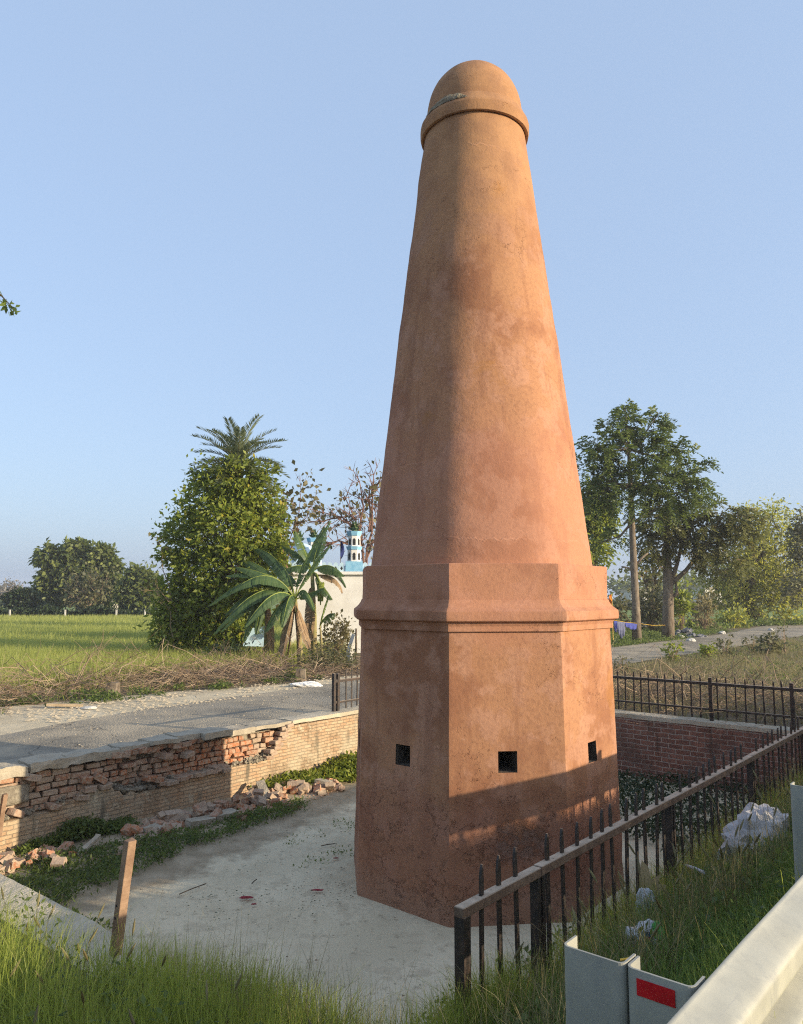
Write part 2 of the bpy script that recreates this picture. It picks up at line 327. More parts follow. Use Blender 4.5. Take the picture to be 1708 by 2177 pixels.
MT['fruit'] = leaf_mat('unripe bananas', (0.14, 0.18, 0.03), (0.27, 0.32, 0.06), 0.05)
MT['weed'] = leaf_mat('low weeds', (0.055, 0.085, 0.024), (0.18, 0.235, 0.055), 0.4)
MT['grass'] = leaf_mat('meadow grass', (0.12, 0.165, 0.028), (0.44, 0.48, 0.09), 0.5, (0.34, 0.29, 0.13))
MT['shaded'] = leaf_mat('shaded verge grass', (0.07, 0.12, 0.028), (0.23, 0.32, 0.075), 0.45)  # darker copy of the grass, shade of the railing strip put into its colour
MT['wheat'] = leaf_mat('young wheat', (0.20, 0.225, 0.04), (0.47, 0.49, 0.14), 0.5)
MT['drygrass'] = leaf_mat('dry weeds', (0.15, 0.125, 0.06), (0.30, 0.265, 0.125), 0.35)

# ------------------------------------------------------------------ mesh helpers
COL = SC.collection
def tag(o, label=None, cat=None, group=None, kind=None):
    if label: o['label'] = label
    if cat: o['category'] = cat
    if group: o['group'] = group
    if kind: o['kind'] = kind
    return o
def thing(name, label, cat, loc=(0, 0, 0), rz=0.0, group=None):
    o = bpy.data.objects.new(name, None); COL.objects.link(o)
    o.location = loc; o.rotation_euler = (0, 0, rz); o.empty_display_size = 0.2
    return tag(o, label, cat, group)
def link(name, me, mat, parent=None, loc=(0, 0, 0), rz=0.0):
    o = bpy.data.objects.new(name, me); COL.objects.link(o)
    if mat is not None and not me.materials: me.materials.append(mat)
    o.location = loc; o.rotation_euler = (0, 0, rz)
    if parent: o.parent = parent
    return o
class MB:
    def __init__(s): s.v = []; s.f = []; s.t = []
    def add(s, V, F, tint=0.5):
        b = len(s.v); s.v.extend(tuple(map(float, q)) for q in V)
        s.f.extend(tuple(i + b for i in q) for q in F); s.t.extend([tint] * len(F)); return s
    def box(s, x0, x1, y0, y1, z0, z1, tint=0.5, j=0.0, rnd=random):
        V = [(x, y, z) for z in (z0, z1) for y in (y0, y1) for x in (x0, x1)]
        if j: V = [tuple(c + rnd.uniform(-j, j) for c in q) for q in V]
        return s.add(V, [(0, 2, 3, 1), (4, 5, 7, 6), (0, 1, 5, 4), (2, 6, 7, 3), (0, 4, 6, 2), (1, 3, 7, 5)], tint)
    def tube(s, P, rad, k=6, tint=0.5, cap=True):
        P = [Vector(tuple(map(float, p))) for p in P]; n = len(P)
        if not hasattr(rad, '__len__'): rad = [rad] * n
        V, F = [], []
        d0 = (P[1] - P[0]).normalized(); ref = Vector((0, 0, 1)) if abs(d0.z) < 0.9 else Vector((1, 0, 0))
        a = d0.cross(ref).normalized()
        for i in range(n):
            d = (P[min(i + 1, n - 1)] - P[max(i - 1, 0)])
            d = d.normalized() if d.length > 1e-9 else d0
            a = (a - d * a.dot(d)); a = a.normalized() if a.length > 1e-6 else d.orthogonal().normalized()
            b = d.cross(a)
            for j in range(k):
                th = 2 * math.pi * j / k; V.append(P[i] + (a * math.cos(th) + b * math.sin(th)) * rad[i])
        for i in range(n - 1):
            for j in range(k):
                F.append((i * k + j, i * k + (j + 1) % k, (i + 1) * k + (j + 1) % k, (i + 1) * k + j))
        if cap: F += [tuple(range(k))[::-1], tuple(range((n - 1) * k, n * k))]
        return s.add(V, F, tint)
    def mesh(s, name, smooth=False):
        me = bpy.data.meshes.new(name); me.from_pydata(s.v, [], s.f)
        a = me.attributes.new('tint', 'FLOAT', 'FACE'); a.data.foreach_set('value', s.t)
        if smooth: me.shade_smooth()
        me.update(); return me
    def build(s, name, mat, parent=None, loc=(0, 0, 0), rz=0.0, smooth=False):
        return link(name, s.mesh(name, smooth), mat, parent, loc, rz)
def bevel(o, w=0.005, seg=2):
    m = o.modifiers.new('bevel', 'BEVEL'); m.width = w; m.segments = seg; m.limit_method = 'ANGLE'; return o
def grid_mesh(name, V, k, tint):
    """N strips of k verts-rows (2 verts each): V is (N, k, 2, 3)"""
    N = V.shape[0]; me = bpy.data.meshes.new(name)
    me.vertices.add(N * k * 2); me.vertices.foreach_set('co', np.ascontiguousarray(V, dtype=np.float32).ravel())
    q = np.array([[2 * i, 2 * i + 1, 2 * i + 3, 2 * i + 2] for i in range(k - 1)])
    F = (np.arange(N)[:, None, None] * (2 * k) + q[None]).reshape(-1, 4)
    me.loops.add(F.size); me.loops.foreach_set('vertex_index', F.ravel().astype(np.int32))
    me.polygons.add(len(F)); me.polygons.foreach_set('loop_start', np.arange(0, F.size, 4, dtype=np.int32))
    a = me.attributes.new('tint', 'FLOAT', 'FACE'); a.data.foreach_set('value', np.repeat(tint, k - 1).astype(np.float32))
    me.update(calc_edges=True); return me
def unit(a): return a / np.maximum(np.linalg.norm(a, axis=-1, keepdims=True), 1e-9)
def leaves_mesh(name, C, size, rng, aspect=0.45, droop=0.3, flat=0.0, fold=0.25, tint=None, outward=None):
    """leaf-shaped quads: C (N,3) leaf bases"""
    N = len(C); d = rng.normal(size=(N, 3))
    if outward is not None: d += outward * 1.2
    d[:, 2] = d[:, 2] * (1 - flat) - droop; d = unit(d)
    sd = unit(np.cross(d, rng.normal(size=(N, 3)) + np.array([0, 0, 0.6])))
    up = np.cross(sd, d)
    ln = size * rng.uniform(0.6, 1.25, N)[:, None]; w = ln * aspect * 0.5
    p0 = C; p3 = C + d * ln - up * ln * fold
    m = C + d * ln * 0.48
    V = np.stack([p0, m + sd * w, p3, m - sd * w], 1)
    me = bpy.data.meshes.new(name)
    me.vertices.add(N * 4); me.vertices.foreach_set('co', V.astype(np.float32).ravel())
    F = np.arange(N * 4, dtype=np.int32)
    me.loops.add(N * 4); me.loops.foreach_set('vertex_index', F)
    me.polygons.add(N); me.polygons.foreach_set('loop_start', np.arange(0, N * 4, 4, dtype=np.int32))
    if tint is None: tint = rng.random(N)
    a = me.attributes.new('tint', 'FLOAT', 'FACE'); a.data.foreach_set('value', np.clip(tint, 0, 1).astype(np.float32))
    me.update(calc_edges=True); return me
def blades(name, P, h, w, rng, lean=0.35, k=4, tint=None, curl=0.5):
    """grass blades rooted at P (N,3)"""
    N = len(P); a = rng.uniform(0, 2 * np.pi, N); hh = h * rng.uniform(0.5, 1.25, N) if np.isscalar(h) else h
    dirv = np.stack([np.cos(a), np.sin(a), np.zeros(N)], 1)
    f = rng.uniform(0, 2 * np.pi, N); side = np.stack([np.cos(f), np.sin(f), np.zeros(N)], 1)
    le = np.abs(rng.normal(0, lean, N)); V = np.zeros((N, k, 2, 3))
    ww = w * rng.uniform(0.6, 1.3, N)
    for i in range(k):
        t = i / (k - 1)
        c = P + np.array([0, 0, 1.0]) * (hh * (t - 0.28 * np.minimum(le, 1.2) * t * t))[:, None] + dirv * (hh * le * (t * (1 - curl) + curl * t * t * 1.3))[:, None]
        wi = (ww * (1 - t * 0.92) * 0.5)[:, None]
        V[:, i, 0] = c - side * wi; V[:, i, 1] = c + side * wi
    return grid_mesh(name, V, k, rng.random(N) if tint is None else tint)
def poly_points(rng, poly, n):
    """n random points inside a polygon given in (a, b)"""
    P = np.array(poly); lo, hi = P.min(0), P.max(0); out = []
    while sum(map(len, out)) < n:
        q = rng.uniform(lo, hi, (n * 2, 2)); ins = np.zeros(len(q), bool); j = len(P) - 1
        for i in range(len(P)):
            c = ((P[i, 1] > q[:, 1]) != (P[j, 1] > q[:, 1])) & (q[:, 0] < (P[j, 0] - P[i, 0]) * (q[:, 1] - P[i, 1]) / (P[j, 1] - P[i, 1] + 1e-12) + P[i, 0])
            ins ^= c; j = i
        out.append(q[ins])
    return np.concatenate(out)[:n]
def sn_to_world(q, zoff=0.0):
    x = CX + q[:, 0] * U[0] + q[:, 1] * NV[0]; y = CY + q[:, 0] * U[1] + q[:, 1] * NV[1]
    z = np.array([ground_z(a, b) for a, b in q]) + zoff
    return np.stack([x, y, z], 1)
def fnoise(P, sc, seed=0.0):
    return np.array([mnoise.noise(Vector((p[0] * sc + seed, p[1] * sc, p[2] * sc))) for p in P])

# ------------------------------------------------------------------ ground, road, fields
random.seed(4)
WS0, WS1, WN0, WN1 = -4.65, 5.2, -2.76, 4.45           # outer edges of the pit walls
def ground():
    sl_ = [-460, -300, -120, -60, -30, -18, -12, -9, -7.5, -6.2, -5.4, WS0, -3, -1, 1, 3, WS1, 6.2, 8, 10, 12, 14, 16, 18, 20, 22, 30, 45, 70, 120, 250, 460]
    nl = [-460, -250, -90, -40, -15, -8, -5.5, -4.6, -4.0, -3.3, WN0, -1.5, 0, 1.0, 2.5, WN1, 6.0, 8, 10, 12, 16, 24, 40, 80, 160, 320, 460]
    V = [L(a, b, ground_z(a, b)) for b in nl for a in sl_]; F = []
    w = len(sl_)
    for j in range(len(nl) - 1):
        for i in range(w - 1):
            if sl_[i] >= WS0 and sl_[i + 1] <= WS1 and nl[j] >= WN0 and nl[j + 1] <= WN1: continue
            F.append((j * w + i, j * w + i + 1, (j + 1) * w + i + 1, (j + 1) * w + i))
    mb = MB(); mb.add(V, F); o = mb.build('ground', MT['soil']); o['kind'] = 'structure'
ground()
def strip(name, mat, edge0, edge1, s_list, dz, jit=0.0, cols=6):
    V, F = [], []
    for i, s in enumerate(s_list):
        a, b = lerp_tab(s, edge0), lerp_tab(s, edge1)
        if jit:
            a += jit * mnoise.noise(Vector((s * 0.7, 3.1, 0))) + 0.4 * jit * mnoise.noise(Vector((s * 2.7, 1.1, 0)))
            b += jit * mnoise.noise(Vector((s * 0.6, 9.1, 0))) + 0.5 * jit * mnoise.noise(Vector((s * 2.3, 5.1, 0)))
        for k in range(cols + 1):
            n = a + (b - a) * k / cols
            V.append(L(s, n, ground_z(s, n) + dz))
    for i in range(len(s_list) - 1):
        for k in range(cols):
            q = i * (cols + 1) + k; F.append((q, q + cols + 1, q + cols + 2, q + 1))
    mb = MB(); mb.add(V, F); o = mb.build(name, mat); o['kind'] = 'structure'; return o
sl1 = [-60, -40, -25, -15, -10] + [-8 + 0.5 * i for i in range(60)] + [22 + 2 * i for i in range(30)] + [90, 120]
strip('sandy_verge', MT['sand'], [(-60, 7.0), (60, 7.0)], [(-60, 12.5), (0.3, 12.1), (3.2, 11.6), (7, 10.7), (12, 10.6), (14, 10.7), (60, 12.4), (120, 24)],
      [s for s in sl1 if s < 16], 0.014, 0.35, 6)
strip('road', MT['road'], [(-60, 4.47), (5.5, 4.47), (9, 5.6), (14, 6.4), (40, 6.4), (60, 8.0), (120, 18)],
      [(-60, 8.9), (-1, 8.75), (1.4, 9.35), (6.8, 9.85), (14, 10.3), (40, 10.4), (60, 12.8), (120, 24)], sl1, 0.026, 0.16, 8)
strip('highway', plain('highway asphalt', (0.05, 0.05, 0.052), (0.075, 0.073, 0.07), 3, 0.85, 0.5, 60), [(-300, -16), (300, -16)], [(-300, -4.75), (300, -4.75)],
      [-300, -100, -40, -15, -5, 0, 5, 15, 40, 100, 300], 0.02, 0.0, 3)
def sheet(name, mat, poly, z, kind='structure'):
    mb = MB(); mb.add([(x, y, z) for x, y in poly], [tuple(range(len(poly)))]); o = mb.build(name, mat); o['kind'] = kind; return o
WHEAT = [(-48, 72.5), (-2, 72.5), (-1.8, 33), (-3.2, 26), (-6.2, 21.0), (-9.2, 17.3), (-12.5, 16.0), (-48, 55)]
sheet('field', MT['wheatbase'], WHEAT, 0.475)
sheet('far_field', MT['farfield'], [(-260, 76), (16, 74), (17, 68), (60, 90), (260, 130), (260, 330), (-260, 330)], 0.49)

# ------------------------------------------------------------------ pit floor
def pit_floor():
    nx, ny = 90, 66; V, F = [], []
    for j in range(ny + 1):
        for i in range(nx + 1):
            s = -4.4 + 9.35 * i / nx; n = -2.65 + 6.8 * j / ny
            # a low cement apron round the tower, loose earth against the walls
            e = max(0.0, n - (2.6 + 0.16 * s)) + max(0.0, -3.0 - s) * 0.6
            z = 0.05 * min(1.0, e) + 0.022 * mnoise.noise(Vector((s * 0.9, n * 0.9, 0))) + (0.02 * mnoise.noise(Vector((s * 4, n * 4, 2))) * min(1, e * 2))
            V.append(L(s, n, z - 0.012))
    w = nx + 1
    for j in range(ny):
        for i in range(nx): F.append((j * w + i, j * w + i + 1, (j + 1) * w + i + 1, (j + 1) * w + i))
    t = NT('pit floor'); p = t.pos(); x, y, zc = t.sep(p)
    s_ = t.ma('ADD', t.ma('MULTIPLY', t.ma('SUBTRACT', x, CX), U[0]), t.ma('MULTIPLY', t.ma('SUBTRACT', y, CY), U[1]))
    n_ = t.ma('ADD', t.ma('MULTIPLY', t.ma('SUBTRACT', x, CX), NV[0]), t.ma('MULTIPLY', t.ma('SUBTRACT', y, CY), NV[1]))
    nz = t.ma('MULTIPLY', t.ma('SUBTRACT', t.noise(p, 2.2, 6, 0.7), 0.5), 1.4)
    ed = t.ma('SUBTRACT', n_, t.ma('ADD', 2.45, t.ma('MULTIPLY', s_, 0.16)))
    m = t.ramp(t.ma('ADD', t.ma('MAXIMUM', ed, t.ma('SUBTRACT', -3.05, s_)), nz), -0.15, 0.25)
    cem = t.mix(t.ramp(t.noise(p, 1.3, 7, 0.68), 0.38, 0.62), (0.56, 0.475, 0.325), (0.70, 0.60, 0.42))
    cem = t.mix(t.ramp(t.noise(p, 2.6, 7, 0.75), 0.50, 0.62, 0, 0.65), cem, (0.45, 0.375, 0.255))
    cem = t.mix(t.ramp(t.noise(p, 7.5, 6, 0.8), 0.56, 0.64, 0, 0.6), cem, (0.34, 0.28, 0.19))
    cem = t.mix(t.ramp(t.noise(p, 12, 6, 0.8), 0.62, 0.70, 0, 0.8), cem, (0.15, 0.12, 0.085))
    cem = t.mix(t.ramp(t.noise(p, 60, 4, 0.7), 0.62, 0.75, 0, 0.5), cem, (0.16, 0.13, 0.10))
    ear = t.mix(t.ramp(t.noise(p, 3, 6, 0.7), 0.4, 0.65), (0.30, 0.235, 0.155), (0.42, 0.34, 0.235))
    c = t.mix(m, cem, ear)
    h = t.ma('ADD', t.noise(p, 8, 6, 0.7), t.ma('MULTIPLY', t.noise(p, 70, 4, 0.7), 0.35))
    mt = t.bsdf(c, 0.95, t.bump(h, 0.7, 0.014), spec=0.1)
    mb = MB(); mb.add(V, F); o = mb.build('pit_floor', mt, smooth=True); o['kind'] = 'structure'
pit_floor()

# ------------------------------------------------------------------ the tower
TH0 = R(-17.5)
def soft_oct(phi, apo, p):
    """radius of an octagon with apothem apo and softened corners (corners at TH0 + k*45 deg), angle phi measured from -Y towards +X"""
    s = 0.0; c0 = 0.0
    for k in range(8):
        m = TH0 + R(22.5) + k * math.pi / 4
        c = math.cos(phi - m)
        if c > 0: s += c ** p
        d = math.cos(k * math.pi / 4)
        if d > 0: c0 += d ** p
    return apo * (s / c0) ** (-1.0 / p)
def face_angles(extra=(), per=7):
    h = R(22.5); out = []
    base = [math.sin(x * math.pi / 2) * h for x in np.linspace(-1, 1, 2 * per + 1)][:-1]
    base = [b for b in base if all(abs(b - e) > R(0.7) for e in extra)] + list(extra)
    for k in range(8):
        m = TH0 + h + k * math.pi / 4
        out += [m + b for b in sorted(base)]
    return out
def tower():
    root = thing('tower', 'tall terracotta plastered tapering tower on an octagonal base with a domed top', 'tower', (CX, CY, 0))
    AP = math.cos(R(22.5))
    def loft(name, levels, angs, amp=0.004, holes=None, cap=True, mat=MT['plaster'], rough_low=False):
        V, F = [], []; m = len(angs)
        for (z, apo, p) in levels:
            for a in angs:
                r = soft_oct(a, apo, p)
                q = Vector((math.sin(a) * r, -math.cos(a) * r, z))
                d = amp * (mnoise.noise(q * 1.7) * 1.3 + mnoise.noise(q * 5.5) * 0.7)
                if rough_low and z < 1.2: d += 0.009 * min(1, (1.2 - z) / 0.6) * (mnoise.noise(q * 4.0 + Vector((9, 0, 0))) + 0.6 * mnoise.noise(q * 11))
                r += d
                V.append((math.sin(a) * r, -math.cos(a) * r, z))
        for i in range(len(levels) - 1):
            for j in range(m):
                if holes and holes(i, j): continue
                F.append((i * m + j, i * m + (j + 1) % m, (i + 1) * m + (j + 1) % m, (i + 1) * m + j))
        if cap: F.append(tuple(range((len(levels) - 1) * m, len(levels) * m)))
        mb = MB(); mb.add(V, F); o = mb.build(name, mat, root)
        o.data.shade_smooth(); o.data.set_sharp_from_angle(angle=R(28 if amp > 0.0065 else 13)); return o
    # octagonal body with a square opening in every face
    wz0, wz1, hw = 1.225, 1.405, 0.083
    a_mid = 1.335 * AP; wa = math.atan(hw / a_mid)
    angs = face_angles((-wa, wa), 8)
    zs = sorted([z for z in np.linspace(-0.08, 2.43, 44) if z < wz0 - 0.02 or z > wz1 + 0.02] + [wz0, wz1])
    iz = zs.index(wz0); per = len(angs) // 8
    rel = sorted(range(len(angs)), key=lambda k: angs[k])
    def hole(i, j):
        if i != iz: return False
        k = j // per; m = TH0 + R(22.5) + k * math.pi / 4
        return abs(angs[j] - (m - wa)) < 1e-6
    # the opening spans every column between -wa and wa
    angs = [a for a in angs if not (abs((a - TH0) % (math.pi / 4) - R(22.5)) < wa - 1e-6)]
    per = len(angs) // 8
    lv = [(z, (1.375 + (1.31 - 1.375) * z / 2.43) * AP, 900) for z in zs]
    loft('octagonal_base', lv, angs, 0.005, hole, True, rough_low=True)
    for k in range(8):
        m = TH0 + R(22.5) + k * math.pi / 4
        mb = MB(); dp = 0.55; x = hw + 0.002
        a0 = (1.375 - 0.065 * 1.3 / 2.43) * AP - 0.004
        V = [(x * sx, -a0, z) for sx, z in ((-1, wz0), (1, wz0), (1, wz1), (-1, wz1))] + [(x * 0.8 * sx, -a0 + dp, z + zz) for sx, z, zz in ((-1, wz0, .02), (1, wz0, .02), (1, wz1, -.02), (-1, wz1, -.02))]
        mb.add(V, [(0, 1, 5, 4), (1, 2, 6, 5), (2, 3, 7, 6), (3, 0, 4, 7), (4, 5, 6, 7)])
        mb.build('opening', MT['dark_mortar'], root, rz=m)
    # cornice: fillet, projecting lip and cove
    lo = [(2.428, 1.300 * AP, 900), (2.43, 1.338 * AP, 900), (2.475, 1.337 * AP, 900), (2.505, 1.350 * AP, 900), (2.518, 1.388 * AP, 900), (2.525, 1.395 * AP, 900),
          (2.56, 1.398 * AP, 900), (2.605, 1.394 * AP, 900), (2.612, 1.382 * AP, 900), (2.64, 1.345 * AP, 900), (2.675, 1.318 * AP, 900), (2.705, 1.306 * AP, 900), (2.712, 1.29 * AP, 900)]
    loft('cornice', lo, face_angles((), 8), 0.005)
    loft('upper_band', [(z, (1.298 - 0.004 * (z - 2.7)) * AP, 900) for z in (2.70, 2.76, 2.82, 2.88, 2.94, 3.0, 3.024)] + [(3.03, 1.29 * AP, 900), (3.034, 1.14, 200)], face_angles((), 8), 0.006)
    sh = []
    for z in np.linspace(3.03, 7.80, 64):
        t = (z - 3.05) / 4.7; bulge = 0.012 * math.sin(math.pi * t)
        r = (1.142 + (0.562 - 1.142) * t + bulge)
        p = 7.5 * max(0.0, 1 - t / 0.8) + 5
        sh.append((z, r * 0.985, p))
    ca = face_angles((), 9)
    loft('tapering_shaft', sh, ca, 0.0068)
    loft('collar', [(7.765, 0.548, 6), (7.752, 0.575, 6), (7.758, 0.592, 6), (7.80, 0.603, 6), (7.86, 0.606, 6), (7.885, 0.600, 6), (7.895, 0.592, 6), (7.93, 0.575, 6), (7.985, 0.550, 6), (8.0, 0.53, 6)], ca, 0.006)
    dm = []
    for t in np.linspace(0, 1, 26):
        e = t * math.pi / 2
        dm.append((7.99 + 0.625 * math.sin(e), max(0.003, 0.532 * math.cos(e) ** 0.93), 4.2))
    loft('dome', dm, ca, 0.007)
    # plaster fallen from the collar's upper edge, bare mortar showing
    V, F = [], []; k = 26
    for i in range(k + 1):
        a = R(-66) + R(54) * i / k; wdt = max(0.0, math.sin(math.pi * i / k)) ** 0.6
        for j in range(5):
            t = j / 4; z = 7.90 + 0.115 * t * wdt + 0.02 * mnoise.noise(Vector((a * 9, t * 3, 0)))
            r = 0.596 - 0.050 * (z - 7.90) / 0.1 + 0.014 * wdt * (1 - abs(2 * t - 1)) + 0.010 * mnoise.noise(Vector((a * 22, z * 30, 1)))
            V.append((math.sin(a) * r, -math.cos(a) * r, z))
    for i in range(k):
        for j in range(4): F.append((i * 5 + j, i * 5 + j + 5, i * 5 + j + 6, i * 5 + j + 1))
    mb = MB(); mb.add(V, F); o = mb.build('bare_mortar_patch', MT['mortar_old'], root); tag(o, 'patch of bare grey mortar where plaster fell off the collar')
tower()

# ------------------------------------------------------------------ pit walls (local x = s, y = n)
def rough_box(mb, x0, x1, y0, y1, z0, z1, step, amp, seed, tint=0.5):
    """a box whose faces are finely divided and roughened"""
    nx, ny, nz = [max(1, int(round((b - a) / step))) for a, b in ((x0, x1), (y0, y1), (z0, z1))]
    idx = {}; V = []; F = []
    def vid(i, j, k):
        key = (i, j, k)
        if key not in idx:
            p = Vector((x0 + (x1 - x0) * i / nx, y0 + (y1 - y0) * j / ny, z0 + (z1 - z0) * k / nz))
            q = p * 4.3 + Vector((seed, 0, 0)); e = p * 13 + Vector((seed, 3, 0))
            d = Vector((mnoise.noise(q), mnoise.noise(q + Vector((7, 3, 1))), mnoise.noise(q + Vector((1, 9, 4))))) * amp
            d += Vector((mnoise.noise(e), mnoise.noise(e + Vector((7, 3, 1))), mnoise.noise(e + Vector((1, 9, 4))))) * amp * 0.45
            idx[key] = len(V); V.append(p + d)
        return idx[key]
    for i in range(nx):
        for j in range(ny):
            F.append((vid(i, j, 0), vid(i, j + 1, 0), vid(i + 1, j + 1, 0), vid(i + 1, j, 0)))
            F.append((vid(i, j, nz), vid(i + 1, j, nz), vid(i + 1, j + 1, nz), vid(i, j + 1, nz)))
    for i in range(nx):
        for k in range(nz):
            F.append((vid(i, 0, k), vid(i + 1, 0, k), vid(i + 1, 0, k + 1), vid(i, 0, k + 1)))
            F.append((vid(i, ny, k), vid(i, ny, k + 1), vid(i + 1, ny, k + 1), vid(i + 1, ny, k)))
    for j in range(ny):
        for k in range(nz):
            F.append((vid(0, j, k), vid(0, j, k + 1), vid(0, j + 1, k + 1), vid(0, j + 1, k)))
            F.append((vid(nx, j, k), vid(nx, j + 1, k), vid(nx, j + 1, k + 1), vid(nx, j, k + 1)))
    mb.add(V, F, tint)
def brick_box(mb, cx, cy, cz, lx, ly, lz, rz, ry, rx, tint, j, rnd):
    from mathutils import Euler
    e = Euler((rx, ry, rz)).to_matrix(); V = []
    for a in (-1, 1):
        for b in (-1, 1):
            for c in (-1, 1):
                k = 1 - (rnd.random() < 0.28) * rnd.uniform(0, 0.35)
                v = Vector((a * lx / 2 * k + rnd.uniform(-j, j), b * ly / 2 * k + rnd.uniform(-j, j), c * lz / 2 + rnd.uniform(-j, j)))
                v = e @ v; V.append((cx + v.x, cy + v.y, cz + v.z))
    mb.add(V, [(0, 1, 3, 2), (4, 6, 7, 5), (0, 4, 5, 1), (2, 3, 7, 6), (0, 2, 6, 4), (1, 5, 7, 3)], tint)
def left_wall():
    rnd = random.Random(11)
    root = thing('brick_wall', 'long pale brick wall beside the lane with its upper courses broken away', 'wall', L(0, 4.1, 0), ROT)
    # face (y = 0 towards the tower); the ragged upper limit of the sound face
    lim = [(-6.4, 0.42), (-2.9, 0.37), (-2.45, 0.38), (-2.1, 0.47), (-1.75, 0.50), (-1.55, 0.39), (-1.05, 0.36), (-0.9, 0.43), (-0.05, 0.42), (0.62, 0.42), (0.70, 0.46), (1.02, 0.84), (4.9, 0.86)]
    ss = np.arange(-6.4, 4.901, 0.0538); zs = np.linspace(-0.08, 0.86, 27)
    V, F = [], []; w = len(ss)
    top = [round((lerp_tab(s, lim) + rnd.uniform(-0.012, 0.012)) / 0.071) * 0.071 if s < 1.0 else lerp_tab(s, lim) for s in ss]
    for z in zs:
        for s, tz in zip(ss, top):
            zz = min(z, tz)
            V.append((s, 0.010 * mnoise.noise(Vector((s * 1.2, zz * 2, 0))) + 0.006 * mnoise.noise(Vector((s * 9, zz * 14, 3))), zz))
    for k in range(len(zs) - 1):
        for i in range(w - 1):
            a, b = k * w + i, k * w + i + 1
            if V[a][2] == V[a + w][2] and V[b][2] == V[b + w][2]: continue
            F.append((a, b, b + w, a + w))
    # the ledge left where the face brick is gone, and the back of the wall
    nv = len(V)
    for s, tz in zip(ss, top): V += [(s, 0.0, tz), (s, 0.20, tz + 0.01)]
    for i in range(w - 1): F.append((nv + 2 * i, nv + 2 * i + 2, nv + 2 * i + 3, nv + 2 * i + 1))
    mb = MB(); mb.add(V, F); o = mb.build('brick_face', MT['brick'], root); o.data.shade_smooth()
    mb = MB(); mb.box(-6.4, 4.9, 0.185, 0.325, -0.1, 0.80); mb.build('wall_core', MT['lime'], root)
    # the torn upper courses: bricks of the wall's heart, each row with its own setback
    mb = MB()
    for r in range(7):
        z = 0.30 + 0.071 * r + 0.035; s = -6.4 + (r % 2) * 0.1
        while s < 1.02:
            left = s < -1.95; ln = rnd.uniform(0.17, 0.23) if (left or r % 2) else rnd.uniform(0.09, 0.12)
            lim_z = lerp_tab(s, lim)
            if z > lim_z - 0.02 and z < 0.84:
                st = 0.055 + 0.05 * mnoise.noise(Vector((s * 1.3, z * 6, 0))) if left else 0.085 + 0.07 * mnoise.noise(Vector((s * 1.9, z * 5, 4))) + rnd.uniform(-.012, .02)
                red = 0.05 + 0.3 * rnd.random() if left else (rnd.uniform(0.45, 1.0) if s > -0.9 else rnd.uniform(0.05, 0.7))
                if -2.0 < s < -1.4 and z < 0.68: red = rnd.uniform(0.4, 0.85)
                if -1.5 < s < -1.15: red = rnd.uniform(0.0, 0.35); st += 0.03
                if 0.42 < s < 0.62: red = 0.05; st += 0.02
                if rnd.random() > 0.06:
                    brick_box(mb, s + ln / 2, st + 0.09, z, ln - 0.012, 0.18, 0.060, rnd.uniform(-.07, .07), rnd.uniform(-.03, .03), rnd.uniform(-.05, .05), red, 0.006, rnd)
            s += ln
    o = mb.build('exposed_brickwork', MT['loose'], root); bevel(o, 0.006, 1)
    # toothed brick ends hanging at the sound face, ledge bricks left proud
    mb = MB()
    for i, (s, z) in enumerate([(0.66, 0.455), (0.73, 0.50), (0.70, 0.54), (0.80, 0.575), (0.84, 0.61), (0.79, 0.65), (0.88, 0.685), (0.93, 0.72), (0.90, 0.76), (0.99, 0.795), (0.96, 0.83), (1.02, 0.86)]):
        brick_box(mb, s + 0.03, 0.03, z, 0.15, 0.13, 0.05, rnd.uniform(-.25, .25), rnd.uniform(-.18, .1), 0, rnd.uniform(0, .25), 0.006, rnd)
    for i in range(15):
        s = -1.02 + i * 0.067 + rnd.uniform(-.02, .02)
        brick_box(mb, s, 0.0 + rnd.uniform(-.02, .035), 0.40 + 0.03 * (i > 2) + rnd.uniform(-.01, .01), 0.12, 0.15, 0.055, rnd.uniform(-.25, .25), rnd.uniform(-.12, .12), rnd.uniform(-.1, .1), rnd.uniform(0, .2), 0.007, rnd)
    for (s, z, rz, ry, t) in ((-2.04, 0.63, 0.1, 0.12, 0.62), (-1.86, 0.615, -0.2, 0.6, 0.66), (-2.0, 0.525, 0.1, 0.05, 0.12), (-1.80, 0.52, .2, -.05, .1), (-2.08, 0.45, 0, 0.1, .1), (-2.4, 0.40, .2, .25, .2), (-2.65, 0.76, 0.3, 0.3, 0.1),
                          (-1.2, 0.50, .2, .1, .8), (-1.1, 0.47, .5, .2, .7), (-0.98, 0.74, .3, .1, .2), (-0.66, 0.71, .3, -.1, .15), (-2.82, 0.42, .5, .4, .2), (-0.1, 0.45, .2, .05, .12), (-0.22, 0.455, .3, 0, .1)):
        brick_box(mb, s, 0.02, z, 0.155, 0.13, 0.068, rz, ry, 0.1, t, 0.008, rnd)
    o = mb.build('loose_wall_brick', MT['loose'], root); o.name = 'toothed_brick_end'; bevel(o, 0.006, 1)
    # crumbled mortar on the ledge
    mb = MB()
    for i in range(420):
        s = rnd.choice((rnd.uniform(-3.1, 0.66), rnd.gauss(-1.45, 0.22), rnd.gauss(0.52, 0.12), rnd.gauss(-2.85, 0.12)))
        if s > 0.72: continue
        y = rnd.uniform(0.0, 0.13); z = lerp_tab(s, lim) + 0.02 + 0.5 * y * rnd.random()
        k = rnd.uniform(0.014, 0.05)
        brick_box(mb, s, y, z, k, k * rnd.uniform(.6, 1.2), k * rnd.uniform(.5, 1), rnd.uniform(0, 3), rnd.uniform(-.5, .5), rnd.uniform(-.5, .5), 0, k * 0.2, rnd)
    mb.build('crumbled_mortar', MT['lime'], root)
